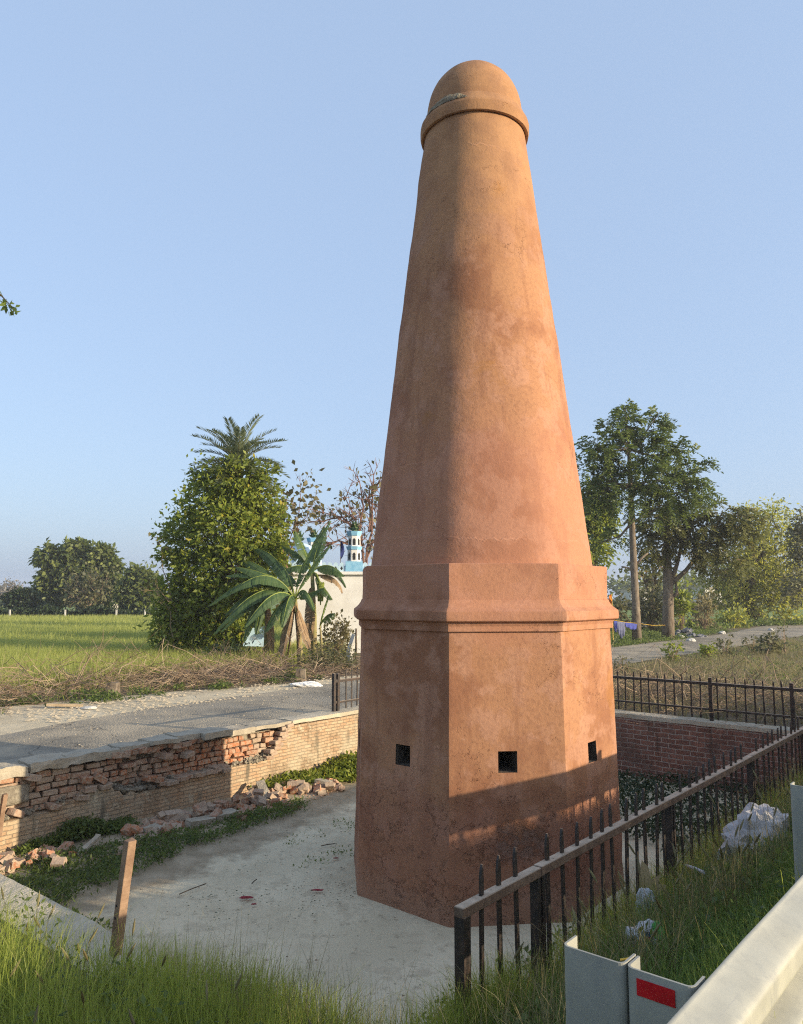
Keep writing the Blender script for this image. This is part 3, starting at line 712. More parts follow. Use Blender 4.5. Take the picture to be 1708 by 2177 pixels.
    # big grey masonry block low on the left
    mb = MB(); rough_box(mb, -3.02, -2.68, 0.012, 0.2, 0.50, 0.70, 0.035, 0.03, 5); mb.build('masonry_block', MT['lime'], root, smooth=True)
    # coping: separate lengths of cement cap, some broken, one slab hanging proud
    def cope(x0, x1, y0, y1, z0, z1, amp, seed, mat=MT['coping']):
        mb = MB(); rough_box(mb, x0, x1, y0, y1, z0, z1, 0.045, amp, seed); mb.build('coping_slab', mat, root, smooth=False)
    cope(-6.4, -2.71, -0.012, 0.34, 0.80, 0.91, 0.034, 1); cope(-2.69, -2.26, 0.0, 0.34, 0.825, 0.915, 0.034, 2); cope(-2.24, -1.62, 0.005, 0.34, 0.83, 0.915, 0.034, 3)
    cope(-1.60, -1.20, 0.03, 0.34, 0.86, 0.925, 0.022, 4); cope(-1.21, -0.84, -0.045, 0.30, 0.895, 0.945, 0.022, 5); cope(-0.82, -0.47, 0.02, 0.33, 0.88, 0.95, 0.022, 6)
    cope(-0.46, -0.02, -0.075, 0.335, 0.865, 0.945, 0.012, 7); cope(-0.01, 0.42, -0.01, 0.335, 0.84, 0.915, 0.014, 8); cope(0.43, 1.1, 0.0, 0.335, 0.86, 0.912, 0.012, 9)
    cope(1.11, 4.9, -0.015, 0.34, 0.862, 0.918, 0.009, 10, MT['parapet'])
    # broken brick course under the missing cap
    mb = MB()
    for i in range(26):
        s = -1.75 + i * 0.052 + rnd.uniform(-.01, .01)
        brick_box(mb, s, 0.11 + rnd.uniform(-.05, .03), 0.845 + rnd.uniform(-.012, .014), 0.10, 0.2, 0.06, rnd.uniform(-.15, .15), rnd.uniform(-.1, .1), 0, rnd.choice((.5, .45, .2, .6)), 0.008, rnd)
    mb.build('broken_brick_course', MT['loose'], root)
left_wall()
def plain_wall(label, loc, x0, x1, y0, y1, ztop, brick, cap, cap_over, seed):
    root = thing('pit_wall', label, 'wall', loc, ROT)
    mb = MB(); mb.box(x0, x1, y0, y1, -0.1, ztop); mb.build('brick_face', brick, root)
    mb = MB(); o = cap_over; rough_box(mb, x0 - o, x1 + o, y0 - o, y1 + o, ztop + 0.002, ztop + 0.062, 0.06, 0.011, seed); mb.build('coping_slab', cap, root)
plain_wall('dark red brick wall closing the far end of the sunken pit', L(4.9, 0, 0), 0.0, 0.30, -2.58, 4.08, 0.855, MT['brick_red'], MT['parapet'], 0.008, 21)
plain_wall('low wall with a rough cement top between the tall grass and the pit', L(-4.65, 0, 0), 0.0, 0.29, -2.74, 4.07, 0.86, MT['brick'], MT['parapet'], 0.012, 22)
plain_wall('side wall of the pit carrying the long spiked railing beside the guardrail', L(0, -2.75, 0), -4.34, 5.2, 0.0, 0.13, 0.835, MT['brick_red'], MT['parapet'], 0.008, 23)

# ------------------------------------------------------------------ railings
def picket_mesh(h0, h1, w=0.023, d=0.012, tip=0.055):
    V = []
    for z, kx in ((h0, 1), (h1 - tip, 1), (h1 - tip * 0.35, 0.62), (h1, 0.12)):
        ox = w * 0.25 * (1 - kx)
        V += [(-w / 2 * kx + ox, -d / 2, z), (w / 2 * kx + ox, -d / 2, z), (w / 2 * kx + ox, d / 2, z), (-w / 2 * kx + ox, d / 2, z)]
    F = [(3, 2, 1, 0), (12, 13, 14, 15)]
    for i in range(3):
        for j in range(4): F.append((i * 4 + j, i * 4 + (j + 1) % 4, i * 4 + 4 + (j + 1) % 4, i * 4 + 4 + j))
    mb = MB(); mb.add(V, F); return mb.mesh('picket')
PM = picket_mesh(0.05, 0.703); PM2 = picket_mesh(0.04, 0.66)
def fence(label, loc, rz, x_end, posts, rail_z, low_z, pm, spacing=0.142, post_h=None, rail_mat='iron', seed=1, start=0.0, double=True, lean=0.011):
    rnd = random.Random(seed)
    root = thing('spiked_railing', label, 'railing', loc, rz)
    def rail(z, a, b, w, h):
        mb = MB(); mb.box(a, b, -w / 2, w / 2, z - h, z); o = mb.build('rail', MT[rail_mat], root); bevel(o, 0.003, 1)
    cuts = [start] + [p for p in posts if start + 0.2 < p < x_end - 0.2] + [x_end]
    for a, b in zip(cuts, cuts[1:]):
        dz = rnd.uniform(-0.004, 0.004)
        rail(rail_z + dz, a + 0.003, b - 0.003, 0.048, 0.042)
        if low_z: rail(low_z + dz, a + 0.04, b - 0.04, 0.03, 0.03)
    pmesh = None
    for p in posts:
        dbl = double and start + 0.1 < p < x_end - 0.1
        for q in ((-0.021, 0.021) if dbl else (0.0,)):
            if pmesh is None:
                mb = MB(); hh = post_h or rail_z - 0.043
                mb.box(-0.024, 0.024, -0.024, 0.024, -0.02, hh); pmesh = mb.mesh('post')
            po_ = link('post', pmesh, MT['iron'], root, (p + q, 0.0 if post_h is None else -0.001, 0))
            if dbl: po_.scale = (0.52, 0.9, 1)
    x = start + 0.17
    while x < x_end - 0.08:
        if all(abs(x - p) > 0.085 for p in posts):
            o = link('picket', pm, MT['iron'], root, (x + rnd.uniform(-.006, .006), 0, rnd.uniform(-0.012, 0.008)))
            o.rotation_euler = (rnd.gauss(0, lean), rnd.gauss(0, lean), rnd.uniform(-.12, .12))
        x += spacing
    return root
WT = 0.907
fence('long spiked railing with a dusty top rail running past the tower beside the guardrail', L(-4.05, -2.66, WT - 0.005), ROT, 8.98,
      [0.03, 0.63, 2.25, 3.93, 5.6, 7.3, 8.9], 0.585, None, PM, rail_mat='rail', seed=3)
fence('spiked black railing along the far brick wall in front of the dry brush', L(5.04, -2.55, WT), ROT + math.pi / 2, 6.6,
      [0.05, 0.83, 1.93, 3.55, 5.1, 6.55], 0.565, 0.19, PM2, post_h=0.635, seed=5, spacing=0.128, double=False)
fence('short stretch of spiked railing on the lane wall left of the tower', L(2.12, 4.27, WT), ROT, 2.7,
      [0.02, 0.105, 1.4, 2.65], 0.50, 0.16, PM2, post_h=0.60, seed=7, spacing=0.128, double=False)
def lone_post(label, loc, h, tx, ty):
    root = thing('broken_post', label, 'post', loc, ROT)
    mb = MB(); w = 0.024
    V = []
    for z, k in ((-0.05, 1), (h * 0.5, 1), (h, 1)):
        x, y = tx * max(z, 0), ty * max(z, 0)
        V += [(x - w, y - w, z), (x + w, y - w, z), (x + w, y + w, z + (0.006 if z == h else 0)), (x - w, y + w, z)]
    F = [(3, 2, 1, 0), (8, 9, 10, 11)]
    for i in range(2):
        for j in range(4): F.append((i * 4 + j, i * 4 + (j + 1) % 4, i * 4 + 4 + (j + 1) % 4, i * 4 + 4 + j))
    mb.add(V, F); o = mb.build('post', MT['post_old'], root); bevel(o, 0.004, 2)
    mb = MB()
    for z in (0.2, 0.26): mb.tube([(tx * z - w - 0.003, ty * z + 0.005, z), (tx * z - w + 0.002, ty * z + 0.005, z)], 0.006, 8)
    mb.build('bolt_hole', MT['dark'], root)
lone_post('single rusty post left standing on the low wall in front of the pit', L(-4.48, -0.80, 0.90), 0.575, 0.10, -0.03)
lone_post('stub of a rusty post at the broken lower end of the brick wall', L(-3.02, 4.02, 0.30), 0.36, 0.12, 0.0)

# ------------------------------------------------------------------ guardrail beside the highway
def guardrail():
    zt = 1.95
    root = thing('guardrail', 'galvanised highway guardrail with a two-wave beam on channel posts', 'guardrail', L(-5.05, -3.9, 1.1), ROT)
    def channel(n0, n1, z0, z1, depth, t, tilt=0.0):
        """open channel: web facing -s, flanges towards +s, rounded corners"""
        r = 0.018; pts = []
        y0, y1 = n0, n1
        def arc(cx, cy, a0, a1, rr, k=5): return [(cx + rr * math.cos(a0 + (a1 - a0) * i / k), cy + rr * math.sin(a0 + (a1 - a0) * i / k)) for i in range(k + 1)]
        outer = [(depth, y1)] + arc(r, y1 - r, math.pi / 2, math.pi, r) + arc(r, y0 + r, math.pi, 1.5 * math.pi, r) + [(depth, y0)]
        inner = [(depth, y0 + t)] + arc(r, y0 + r, 1.5 * math.pi, math.pi, r - t) + arc(r, y1 - r, math.pi, math.pi / 2, r - t) + [(depth, y1 - t)]
        prof = outer + inner; m = len(prof); mb = MB()
        V = [(x, y, z0) for x, y in prof] + [(x, y + tilt * 0, z1) for x, y in prof]
        F = [(j, (j + 1) % m, m + (j + 1) % m, m + j) for j in range(m)]
        h = len(outer)
        for i in range(h - 1): F.append((m + i, m + i + 1, m + m - 2 - i, m + m - 1 - i))
        mb.add(V, F); me = mb.mesh('channel'); return me
    pm = channel(-3.835 + 3.9, -3.685 + 3.9, -0.4, zt - 1.1, 0.066, 0.0055)
    sm = channel(-3.988 + 3.9, -3.839 + 3.9, zt - 1.1 - 0.36, zt - 1.1 - 0.002, 0.066, 0.0055)
    for k in range(-1, 4):
        s = 2.0 * k + (0.0 if k != 1 else -0.02)
        link('post', pm, MT['galv'], root, (s, 0, 0))
        sp = link('spacer_block', sm, MT['galv'], root, (s, 0, 0))
        mb = MB(); mb.box(s - 0.0025, s - 0.0005, -0.048, 0.035, zt - 1.1 - 0.052, zt - 1.1 - 0.018)
        q = mb.build('reflector', MT['red'], sp); q.location = (-s, 0, 0)
        q['label'] = 'red reflective patch on the spacer block'
    # two-wave beam: profile in (n, z)
    prof = []
    for i in range(61):
        v = -0.156 + 0.312 * i / 60
        a = abs(v) / 0.156
        if a < 0.12: d = 0.0
        elif a < 0.42: d = 0.083 * (0.5 - 0.5 * math.cos(math.pi * (a - 0.12) / 0.30))
        elif a < 0.70: d = 0.083
        else: d = 0.083 * (0.5 + 0.5 * math.cos(math.pi * (a - 0.70) / 0.34))
        prof.append((-3.992 + 3.9 - d, zt - 1.1 - 0.158 + v))
    xs = list(np.linspace(-6, 12, 61)); V, F = [], []; m = len(prof)
    for x in xs:
        w = 0.002 * mnoise.noise(Vector((x * 2, 0, 0)))
        V += [(x, y + w, z) for y, z in prof]
    for i in range(len(xs) - 1):
        for j in range(m - 1): F.append((i * m + j, i * m + j + 1, (i + 1) * m + j + 1, (i + 1) * m + j))
    mb = MB(); mb.add(V, F); o = mb.build('beam', MT['galv'], root, smooth=True)
    sd = o.modifiers.new('thickness', 'SOLIDIFY'); sd.thickness = 0.004; sd.offset = 0
guardrail()

# ------------------------------------------------------------------ rubble along the broken wall
def rubble():
    rnd = random.Random(21); ms = []
    for i in range(14):
        mb = MB(); kind = i % 7
        d = {0: (0.21, 0.10, 0.065), 1: (0.12, 0.10, 0.065), 2: (0.15, 0.10, 0.06), 3: (0.09, 0.08, 0.06), 4: (0.22, 0.11, 0.07), 5: (0.07, 0.06, 0.05), 6: (0.13, 0.11, 0.09)}[kind]
        rough_box(mb, -d[0] / 2, d[0] / 2, -d[1] / 2, d[1] / 2, -d[2] / 2, d[2] / 2, 0.032, 0.016 if kind < 5 else 0.03, i * 3.7, (0.08, 0.55, 0.2, 0.9, 0.4, 0.05, 0.0)[kind] if i < 7 else (0.5, 0.1, 0.75, 0.02, 0.15, 0.6, 0.3)[kind])
        ms.append(mb.mesh('brick_chunk'))
    k = 0
    def put(s, n, z, lab, grp):
        nonlocal k
        o = link('broken_brick', rnd.choice(ms), MT['loose'], None, L(s, n, z), rnd.uniform(0, 6.3))
        o.rotation_euler = (rnd.gauss(0, 0.35), rnd.gauss(0, 0.35), rnd.uniform(0, 6.3))
        q = rnd.uniform(0.6, 1.1); o.scale = (q, q, q)
        tag(o, lab, 'brick', grp); k += 1
    A = ('broken brick in the rubble heap under the damaged wall', 'bricks of the rubble heap under the wall')
    line = [(-1.75, 3.50), (-1.35, 3.58), (-0.7, 3.52), (0.1, 3.58), (0.55, 3.78), (1.0, 3.55), (1.35, 3.5)]
    for i in range(190):
        s = rnd.uniform(-1.8, 1.4); c = lerp_tab(s, line)
        wd_ = 0.13 + 0.10 * math.exp(-((s - 0.0) / 0.6) ** 2) + 0.08 * math.exp(-((s + 1.3) / 0.3) ** 2)
        dn = rnd.gauss(0, wd_); top = 0.15 * math.exp(-(dn / 0.18) ** 2) * (1.0 if s < 0.9 else 0.5)
        if c + dn > 4.02: dn = 4.0 - c - rnd.random() * 0.1
        put(s, c + dn, 0.04 + rnd.random() * top, *A)
    B = ('broken brick scattered in the weeds at the near end of the damaged wall', 'bricks scattered at the near end of the wall')
    for i in range(34):
        s = rnd.uniform(-3.5, -2.45); put(s, 3.62 + rnd.gauss(0, 0.12) + (s + 2.6) * 0.12, 0.03 + rnd.random() * 0.07, *B)
    for i in range(10): put(rnd.uniform(-2.6, -1.7), rnd.uniform(3.0, 3.35), 0.03, 'stray brick piece lying in the green weeds of the pit', 'stray brick pieces in the pit weeds')
    # fallen lengths of coping and two flat slabs
    def slab(s, n, z, dims, rz, ry, rx, lab):
        mb = MB(); a, b, c = dims; rough_box(mb, -a / 2, a / 2, -b / 2, b / 2, -c / 2, c / 2, 0.04, 0.016, s * 9)
        o = mb.build('fallen_slab', MT['coping'], None, L(s, n, z)); o.rotation_euler = (rx, ry, ROT + rz); tag(o, lab, 'slab')
    slab(-0.62, 3.38, 0.06, (0.34, 0.14, 0.10), 0.05, 0.0, 0.1, 'long fallen coping piece lying along the front of the rubble heap, right one of two')
    slab(-0.98, 3.36, 0.06, (0.36, 0.13, 0.10), -0.02, 0.05, 0.1, 'long fallen coping piece lying along the front of the rubble heap, left one of two')
    slab(-1.5, 3.48, 0.07, (0.26, 0.16, 0.08), 0.2, 0.0, 0.15, 'thick grey lump of coping at the near end of the rubble heap')
    slab(0.28, 3.72, 0.14, (0.12, 0.36, 0.035), -0.5, -0.25, 0.55, 'thin flat slab leaning on top of the rubble heap')
    slab(-2.32, 3.46, 0.09, (0.06, 0.34, 0.06), -1.1, 0.0, 0.35, 'splintered reddish plank of brick propped up in the weeds')
    slab(1.2, 3.52, 0.08, (0.2, 0.2, 0.13), 0.4, 0.1, 0.1, 'rounded grey stone lump at the far end of the rubble heap')
rubble()

# ------------------------------------------------------------------ litter
def crumple(name, label, cat, loc, dims, mat, seed, amp=0.25, rz=0.0, sub=4):
    """a crumpled sheet of plastic: an irregular folded shell lying on the ground"""
    bm_v, bm_f = [], []
    nu, nvv = 34, 16
    for j in range(nvv + 1):
        ph = math.pi * j / nvv
        for i in range(nu):
            th = 2 * math.pi * i / nu
            d = Vector((math.sin(ph) * math.cos(th), math.sin(ph) * math.sin(th), math.cos(ph)))
            q = d * 1.7 + Vector((seed, 0, 0))
            r = 1 + amp * (mnoise.noise(q) + 0.9 * abs(mnoise.noise(q * 2.3)) - 0.5 * abs(mnoise.noise(q * 4.7)))
            bm_v.append((d.x * r * dims[0], d.y * r * dims[1], max(-0.2, d.z) * r * dims[2]))
    for j in range(nvv):
        for i in range(nu): bm_f.append((j * nu + i, j * nu + (i + 1) % nu, (j + 1) * nu + (i + 1) % nu, (j + 1) * nu + i))
    mb = MB(); mb.add(bm_v, bm_f); o = mb.build(name, mat, None, loc, rz, smooth=False)
    if cat: tag(o, label, cat)
    return o
def gp(s, n, dz=0.0): return L(s, n, ground_z(s, n) + dz)
b = crumple('plastic_bag', 'crumpled white printed plastic bag in the grass above the red reflector', 'bag', gp(-3.06, -3.02, 0.06), (0.09, 0.07, 0.085), MT['plastic'], 3.0, 0.3)
mb = MB(); mb.add([(-.03, -.078, 0.035), (.012, -.084, 0.03), (.016, -.072, 0.075), (-.02, -.066, 0.078)], [(0, 1, 2, 3)]); o = mb.build('printed_patch', MT['navy'], b)
mb = MB(); mb.add([(-.022, -.082, 0.04), (.0, -.085, 0.037), (.002, -.078, 0.056), (-.02, -.075, 0.058)], [(0, 1, 2, 3)]); o = mb.build('red_print', MT['redfilm'], b)
o = crumple('green_panel', None, None, (0.05, 0.0, 0.0), (0.05, 0.06, 0.085), MT['greenfilm'], 8.0, 0.3); o.parent = b
crumple('plastic_bag', 'small pale plastic bag against the railing below the torn cardboard', 'bag', gp(-2.39, -2.74, 0.07), (0.055, 0.045, 0.09), MT['plastic'], 5.0, 0.3)
crumple('plastic_sheet', 'large heap of dirty white plastic sheeting beside the second guardrail post', 'sheet', gp(-1.10, -2.98, 0.05), (0.30, 0.17, 0.20), MT['sheet'], 12.0, 0.42, rz=0.6)
crumple('plastic_scrap', 'small scrap of silvery plastic in the weeds near the railing', 'scrap', gp(-0.14, -2.75, 0.1), (0.06, 0.03, 0.05), MT['plastic'], 15.0, 0.4)
crumple('paper_scrap', 'small white paper scrap behind the near guardrail post', 'scrap', gp(-3.53, -2.97, 0.10), (0.03, 0.02, 0.03), MT['plastic'], 16.0, 0.4)
def flat_piece(name, label, cat, loc, pts, th, mat, rot):
    mb = MB(); m = len(pts)
    mb.add([(x, y, 0) for x, y in pts] + [(x, y, th) for x, y in pts], [tuple(range(m))[::-1], tuple(range(m, 2 * m))] + [(i, (i + 1) % m, m + (i + 1) % m, m + i) for i in range(m)])
    o = mb.build(name, mat, None, loc); o.rotation_euler = rot; return tag(o, label, cat)
flat_piece('cardboard_piece', 'torn brown cardboard with jagged edges caught in the grass at the railing', 'cardboard', gp(-2.25, -2.70, 0.08),
           [(-.07, 0), (.05, -.01), (.06, .05), (.09, .09), (.04, .085), (.05, .14), (.0, .10), (-.02, .16), (-.06, .19), (-.07, .11)], 0.004, MT['card'], (R(75), R(6), ROT - 1.3))
def rod(name, label, cat, a, b, r, mat):
    mb = MB(); mb.tube([a, ((np.array(a) + np.array(b)) / 2 + np.array([0, 0, 0.004])).tolist(), b], r, 7)
    o = mb.build(name, mat); return tag(o, label, cat)
rod('straw_stick', 'thin bright yellow stick resting behind the channel post top', 'stick', L(-4.99, -3.80, 1.930), L(-4.975, -3.832, 1.931), 0.0022, MT['yellow'])
rod('plastic_strip', 'white plastic strip lying in the grass below the plastic sheeting', 'strip', gp(-1.72, -2.72, 0.12), gp(-2.03, -2.94, 0.12), 0.009, MT['plastic'])
for (s, n, d, lab) in ((-2.0, 1.22, (0.06, 0.02, 0.012), 'red wrapper lying on the pale pit floor, larger of the scraps'), (-1.46, 0.86, (0.055, 0.014, 0.008), 'thin red ribbon on the pit floor close to the tower'),
                       (-2.05, 1.05, (0.025, 0.012, 0.006), 'tiny dark red scrap on the pit floor nearest the viewer'), (-0.72, 1.35, (0.03, 0.01, 0.006), 'small red scrap on the pit floor towards the rubble')):
    crumple('red_scrap', lab, 'scrap', L(s, n, 0.012), d, MT['redfilm'], s * 3, 0.4)
for i, (s, n, ln, a) in enumerate(((-0.55, 1.75, 0.16, 0.4), (-1.75, 1.45, 0.10, 1.3), (-2.35, 1.75, 0.3, 0.9))):
    p = np.array(L(s, n, 0.015)); q = p + np.array([math.cos(a), math.sin(a), 0.03]) * ln
    rod('dry_twig', ('short dark twig on the pit floor beyond the wrappers', 'small crooked twig between the red scraps', 'long thin dry twig at the weedy edge of the pit floor')[i], 'twig', p, q, 0.005, MT['bark_dark'])
crumple('cloth_rag', 'white rag lying on the far edge of the lane near the banana plants', 'rag', gp(6.78, 9.83, 0.04), (0.34, 0.16, 0.09), MT['white'], 31.0, 0.4)
crumple('stone', 'pale flat stone on the sandy edge of the lane', 'stone', gp(1.35, 10.4, 0.03), (0.16, 0.09, 0.04), MT['concrete'], 33.0, 0.2)
flat_piece('wood_offcut', 'pinkish wooden offcut on the sandy verge', 'wood', gp(1.1, 10.9, 0.05), [(-.35, -.05), (.35, -.035), (.33, .03), (-.33, .06)], 0.05, MT['wood'], (0.03, 0.05, 0.2))
crumple('paper_scrap', 'white paper scrap in the weeds where the brush pile begins', 'scrap', gp(-0.75, 11.3, 0.08), (0.16, 0.05, 0.05), MT['plastic'], 35.0, 0.4)
for i, (s, n) in enumerate(((2.7, 11.9), (7.6, 11.0))):
    mb = MB(); rough_box(mb, -.12, .12, -.12, .12, -.05, .32, .06, .03, i * 5.0); o = mb.build('tree_stump', MT['bark'], None, gp(s, n, 0.0))
    tag(o, ('short cut stump at the edge of the field beside the sand', 'short cut stump below the banana plants')[i], 'stump')

# ------------------------------------------------------------------ trees and plants
def quad_mesh(name, V, tint):
    N = len(V); me = bpy.data.meshes.new(name)
    me.vertices.add(N * 4); me.vertices.foreach_set('co', np.ascontiguousarray(V, dtype=np.float32).ravel())
    me.loops.add(N * 4); me.loops.foreach_set('vertex_index', np.arange(N * 4, dtype=np.int32))
    me.polygons.add(N); me.polygons.foreach_set('loop_start', np.arange(0, N * 4, 4, dtype=np.int32))
    a = me.attributes.new('tint', 'FLOAT', 'FACE'); a.data.foreach_set('value', np.clip(tint, 0, 1).astype(np.float32))
    me.update(calc_edges=True); return me
def pinnate(C, D, rng, ln, pairs, leaflet, width, droop=0.5):
    """compound leaves rooted at C pointing along D"""
    N = len(C); D = unit(D); sd = unit(np.cross(D, np.array([0, 0, 1.0]) + 0.3 * rng.normal(size=(N, 3)))); out = []; tt = []
    l = (ln * rng.uniform(0.7, 1.2, N))[:, None]; base = rng.random(N)
    for k in range(pairs):
        t = (k + 0.8) / pairs
        p = C + D * l * t; p = p - np.array([0, 0, 1.0]) * l * droop * t * t
        for sg in (-1, 1):
            d = unit(sd * sg * 0.85 + D * 0.5 - np.array([0, 0, 1.0]) * droop * 0.6 + 0.15 * rng.normal(size=(N, 3)))
            w = unit(np.cross(d, np.cross(D, sd) + 0.4 * rng.normal(size=(N, 3)))) * width * 0.5
            m = p + d * leaflet * 0.45
            out.append(np.stack([p, m + w, p + d * leaflet, m - w], 1)); tt.append(base + rng.normal(0, 0.08, N))
    return np.concatenate(out), np.concatenate(tt)
def crown_points(clumps, rng, sub_r, per, shell=0.45):
    """leaf positions, outward directions and twig ends for a list of (x, y, z, rx, ry, rz, n) clumps"""
    P, O, T, CI = [], [], [], []
    for ci, (x, y, z, rx, ry, rz, n) in enumerate(clumps):
        ns = max(1, int(n / per)); d = unit(rng.normal(size=(ns, 3)))
        r = rng.uniform(shell ** 2, 1, ns) ** 0.5
        r *= np.array([1 + 0.42 * mnoise.noise(Vector((q[0] * 1.6 + ci * 3, q[1] * 1.6, q[2] * 1.6))) for q in d])
        sc = np.array([x, y, z]) + d * r[:, None] * np.array([rx, ry, rz])
        q = rng.normal(size=(ns, per, 3)) * sub_r * rng.uniform(0.5, 1.3, (ns, 1, 1)) * np.array([1, 1, 0.7])
        P.append((sc[:, None] + q).reshape(-1, 3)); O.append(np.repeat(d, per, 0)); T.append(sc); CI += [ci] * ns
    return np.concatenate(P), np.concatenate(O), np.concatenate(T), CI
def tree(name, label, base, trunks, clumps, mat, bark, leaf=0.16, aspect=0.5, sub_r=0.25, per=14, seed=1, droop=0.3, limb_r=0.07, fork=None, group=None,
         compound=None, cat='tree', twigs=0.5, shell=0.45, flat=0.0, crown_name='crown'):
    rng = np.random.default_rng(seed); b = np.array(base, float)
    root = thing(name, label, cat, tuple(base), 0, group)
    cl = [(c[0] - b[0], c[1] - b[1], c[2] - b[2]) + tuple(c[3:]) for c in clumps]
    P, O, T, CI = crown_points(cl, rng, sub_r, per, shell)
    if compound:
        V, t = pinnate(P, O * 0.8 + rng.normal(size=P.shape) * 0.6 + np.array([0, 0, 0.15]), rng, *compound)
        me = quad_mesh(crown_name, V, t)
    else: me = leaves_mesh(crown_name, P, leaf, rng, aspect, droop, flat, outward=O)
    link(crown_name, me, mat, root)
    mb = MB(); ends = []
    for path, rad in trunks:
        q = [np.array(p) - b for p in path]; mb.tube(q, rad, 10)
        ends.append((q, rad))
    fk = [np.array(f) - b for f in fork] if fork else [e[0][-1] for e in ends]
    hub = []
    for c in cl:
        e = np.array(c[:3]); f = min(fk, key=lambda p: np.linalg.norm(p - e)); m = (f + e) / 2 + np.array([0, 0, -0.12 * np.linalg.norm(e - f)]) + rng.normal(size=3) * 0.08
        if np.linalg.norm(e - f) > 0.05: mb.tube([f, (f * 0.6 + m * 0.4), m, (m + e) / 2, e], [limb_r, limb_r * .85, limb_r * .7, limb_r * .5, limb_r * .32], 6)
        hub.append(e)
    for k, (t, ci) in enumerate(zip(T, CI)):
        if rng.random() < twigs:
            e = hub[ci]; m = (e + t) / 2 + rng.normal(size=3) * 0.06
            mb.tube([e, m, t], [limb_r * .26, limb_r * .18, limb_r * .07], 3, cap=False)
    mb.build('trunk', bark, root, smooth=True)
    return root
def K(px, py, d, rpx, n, ry=None, rz=None, dep=0.8):
    """a crown clump measured on the survey photograph, radius in its pixels, at d metres"""
    p = survey(px, py, d); k = d / 1645
    rx = rpx * k; return (p[0], p[1], p[2], rx, rx * dep, (rz if rz else rpx) * k, n)
def foot(px, d, z=None):
    x = (px - 854) / 1645 * (d * CP + (0.46 - EYE) * SP)
    return (x, d, gxy(x, d) if z is None else z)

# the dense tree wrapped round the date palm
D = 28.0; f0 = foot(470, D)
tree('leafy_tree', 'dense bright green tree growing round the palm behind the banana plants', f0,
     [([f0, (f0[0] + .1, D, 2.2), tuple(survey(490, 1180, D))], [.2, .16, .1]), ([(f0[0] + .5, D + .3, .45), (f0[0] + .6, D + .3, 2), tuple(survey(530, 1120, D))], [.15, .12, .08])],
     [K(490, 1040, D, 66, 1600), K(440, 1065, D, 58, 1300), K(548, 1060, D, 52, 1200), K(515, 1025, D - .4, 50, 900), K(410, 1150, D, 62, 1500), K(480, 1130, D - .6, 70, 1900), K(555, 1130, D, 52, 1300),
      K(425, 1220, D - .3, 66, 1600), K(500, 1215, D - .8, 70, 1700), K(560, 1200, D, 55, 1100), K(395, 1285, D, 52, 1100), K(450, 1290, D - .6, 62, 1400), K(520, 1290, D - .6, 60, 1200),
      K(370, 1300, D, 40, 700), K(400, 1345, D - .3, 45, 800), K(455, 1355, D - .5, 48, 900), K(508, 1350, D - .3, 48, 700), K(370, 1130, D, 26, 260), K(585, 1165, D, 30, 300), K(352, 1190, D, 18, 130), K(596, 1095, D, 20, 150), K(395, 1085, D, 24, 200), K(566, 1005, D, 20, 150), K(428, 1005, D, 24, 200), K(345, 1250, D, 20, 150), K(350, 1340, D, 28, 260), K(335, 1375, D, 18, 120)],
     MT['leaf_bushy'], MT['bark_dark'], leaf=0.20, aspect=0.52, sub_r=0.20, per=12, seed=2, droop=0.45, limb_r=0.05, twigs=0.3, shell=0.6)
def sprig(name, label, base, limbs, mat, bark, leaf, n, seed, r0=0.03, sub=0.12, droop=0.5, twig_n=7, twig_l=0.6, cat='tree', base_trunk=None, leafy=1.0, group=None):
    """a thin bare-branched plant: limbs are polylines, side twigs and a few leaves"""
    rng = np.random.default_rng(seed); b = np.array(base, float); root = thing(name, label, cat, tuple(base), 0, group); mb = MB(); L_ = []
    for P, r in (base_trunk or []): mb.tube([np.array(q) - b for q in P], r, 8)
    for path in limbs:
        q = [np.array(p) - b for p in path]
        Q = []
        for a, c in zip(q, q[1:]):
            for t in (0, .33, .66): Q.append(a + (c - a) * t + rng.normal(size=3) * 0.03 * np.linalg.norm(c - a))
        Q.append(q[-1]); m = len(Q)
        mb.tube(Q, [r0 * (1 - .8 * i / m) for i in range(m)], 5, tint=rng.random(), cap=False)
        for i in range(twig_n):
            k = rng.integers(m // 4, m); p = Q[k]; d = unit((Q[min(k + 1, m - 1)] - Q[max(0, k - 1)])[None])[0] + rng.normal(size=3) * 0.75 + np.array([0, 0, .15])
            d = unit(d[None])[0]; ln = twig_l * rng.uniform(.4, 1.2)
            m1 = p + d * ln * .5 + rng.normal(size=3) * .05; e = p + d * ln + rng.normal(size=3) * .08
            mb.tube([p, m1, e], [r0 * .35, r0 * .25, r0 * .1], 3, tint=rng.random(), cap=False)
            for j in range(2):
                d2 = unit((d + rng.normal(size=3) * .7)[None])[0]; e2 = m1 + d2 * ln * .5
                mb.tube([m1, e2], [r0 * .22, r0 * .08], 3, tint=rng.random(), cap=False)
                if rng.random() < leafy: L_.append(e2)
            if rng.random() < leafy: L_ += [e, m1]
        L_.append(Q[-1])
    mb.build('trunk', bark, root)
    if n:
        T = np.array(L_); P = T[rng.integers(0, len(T), n)] + rng.normal(size=(n, 3)) * sub
        link('crown', leaves_mesh('crown', P, leaf, rng, 0.75, droop), mat, root)
    return root
def limb(a, b, c, d): return [tuple(survey(a[0], a[1], d)), tuple(survey(b[0], b[1], d)), tuple(survey(c[0], c[1], d))]
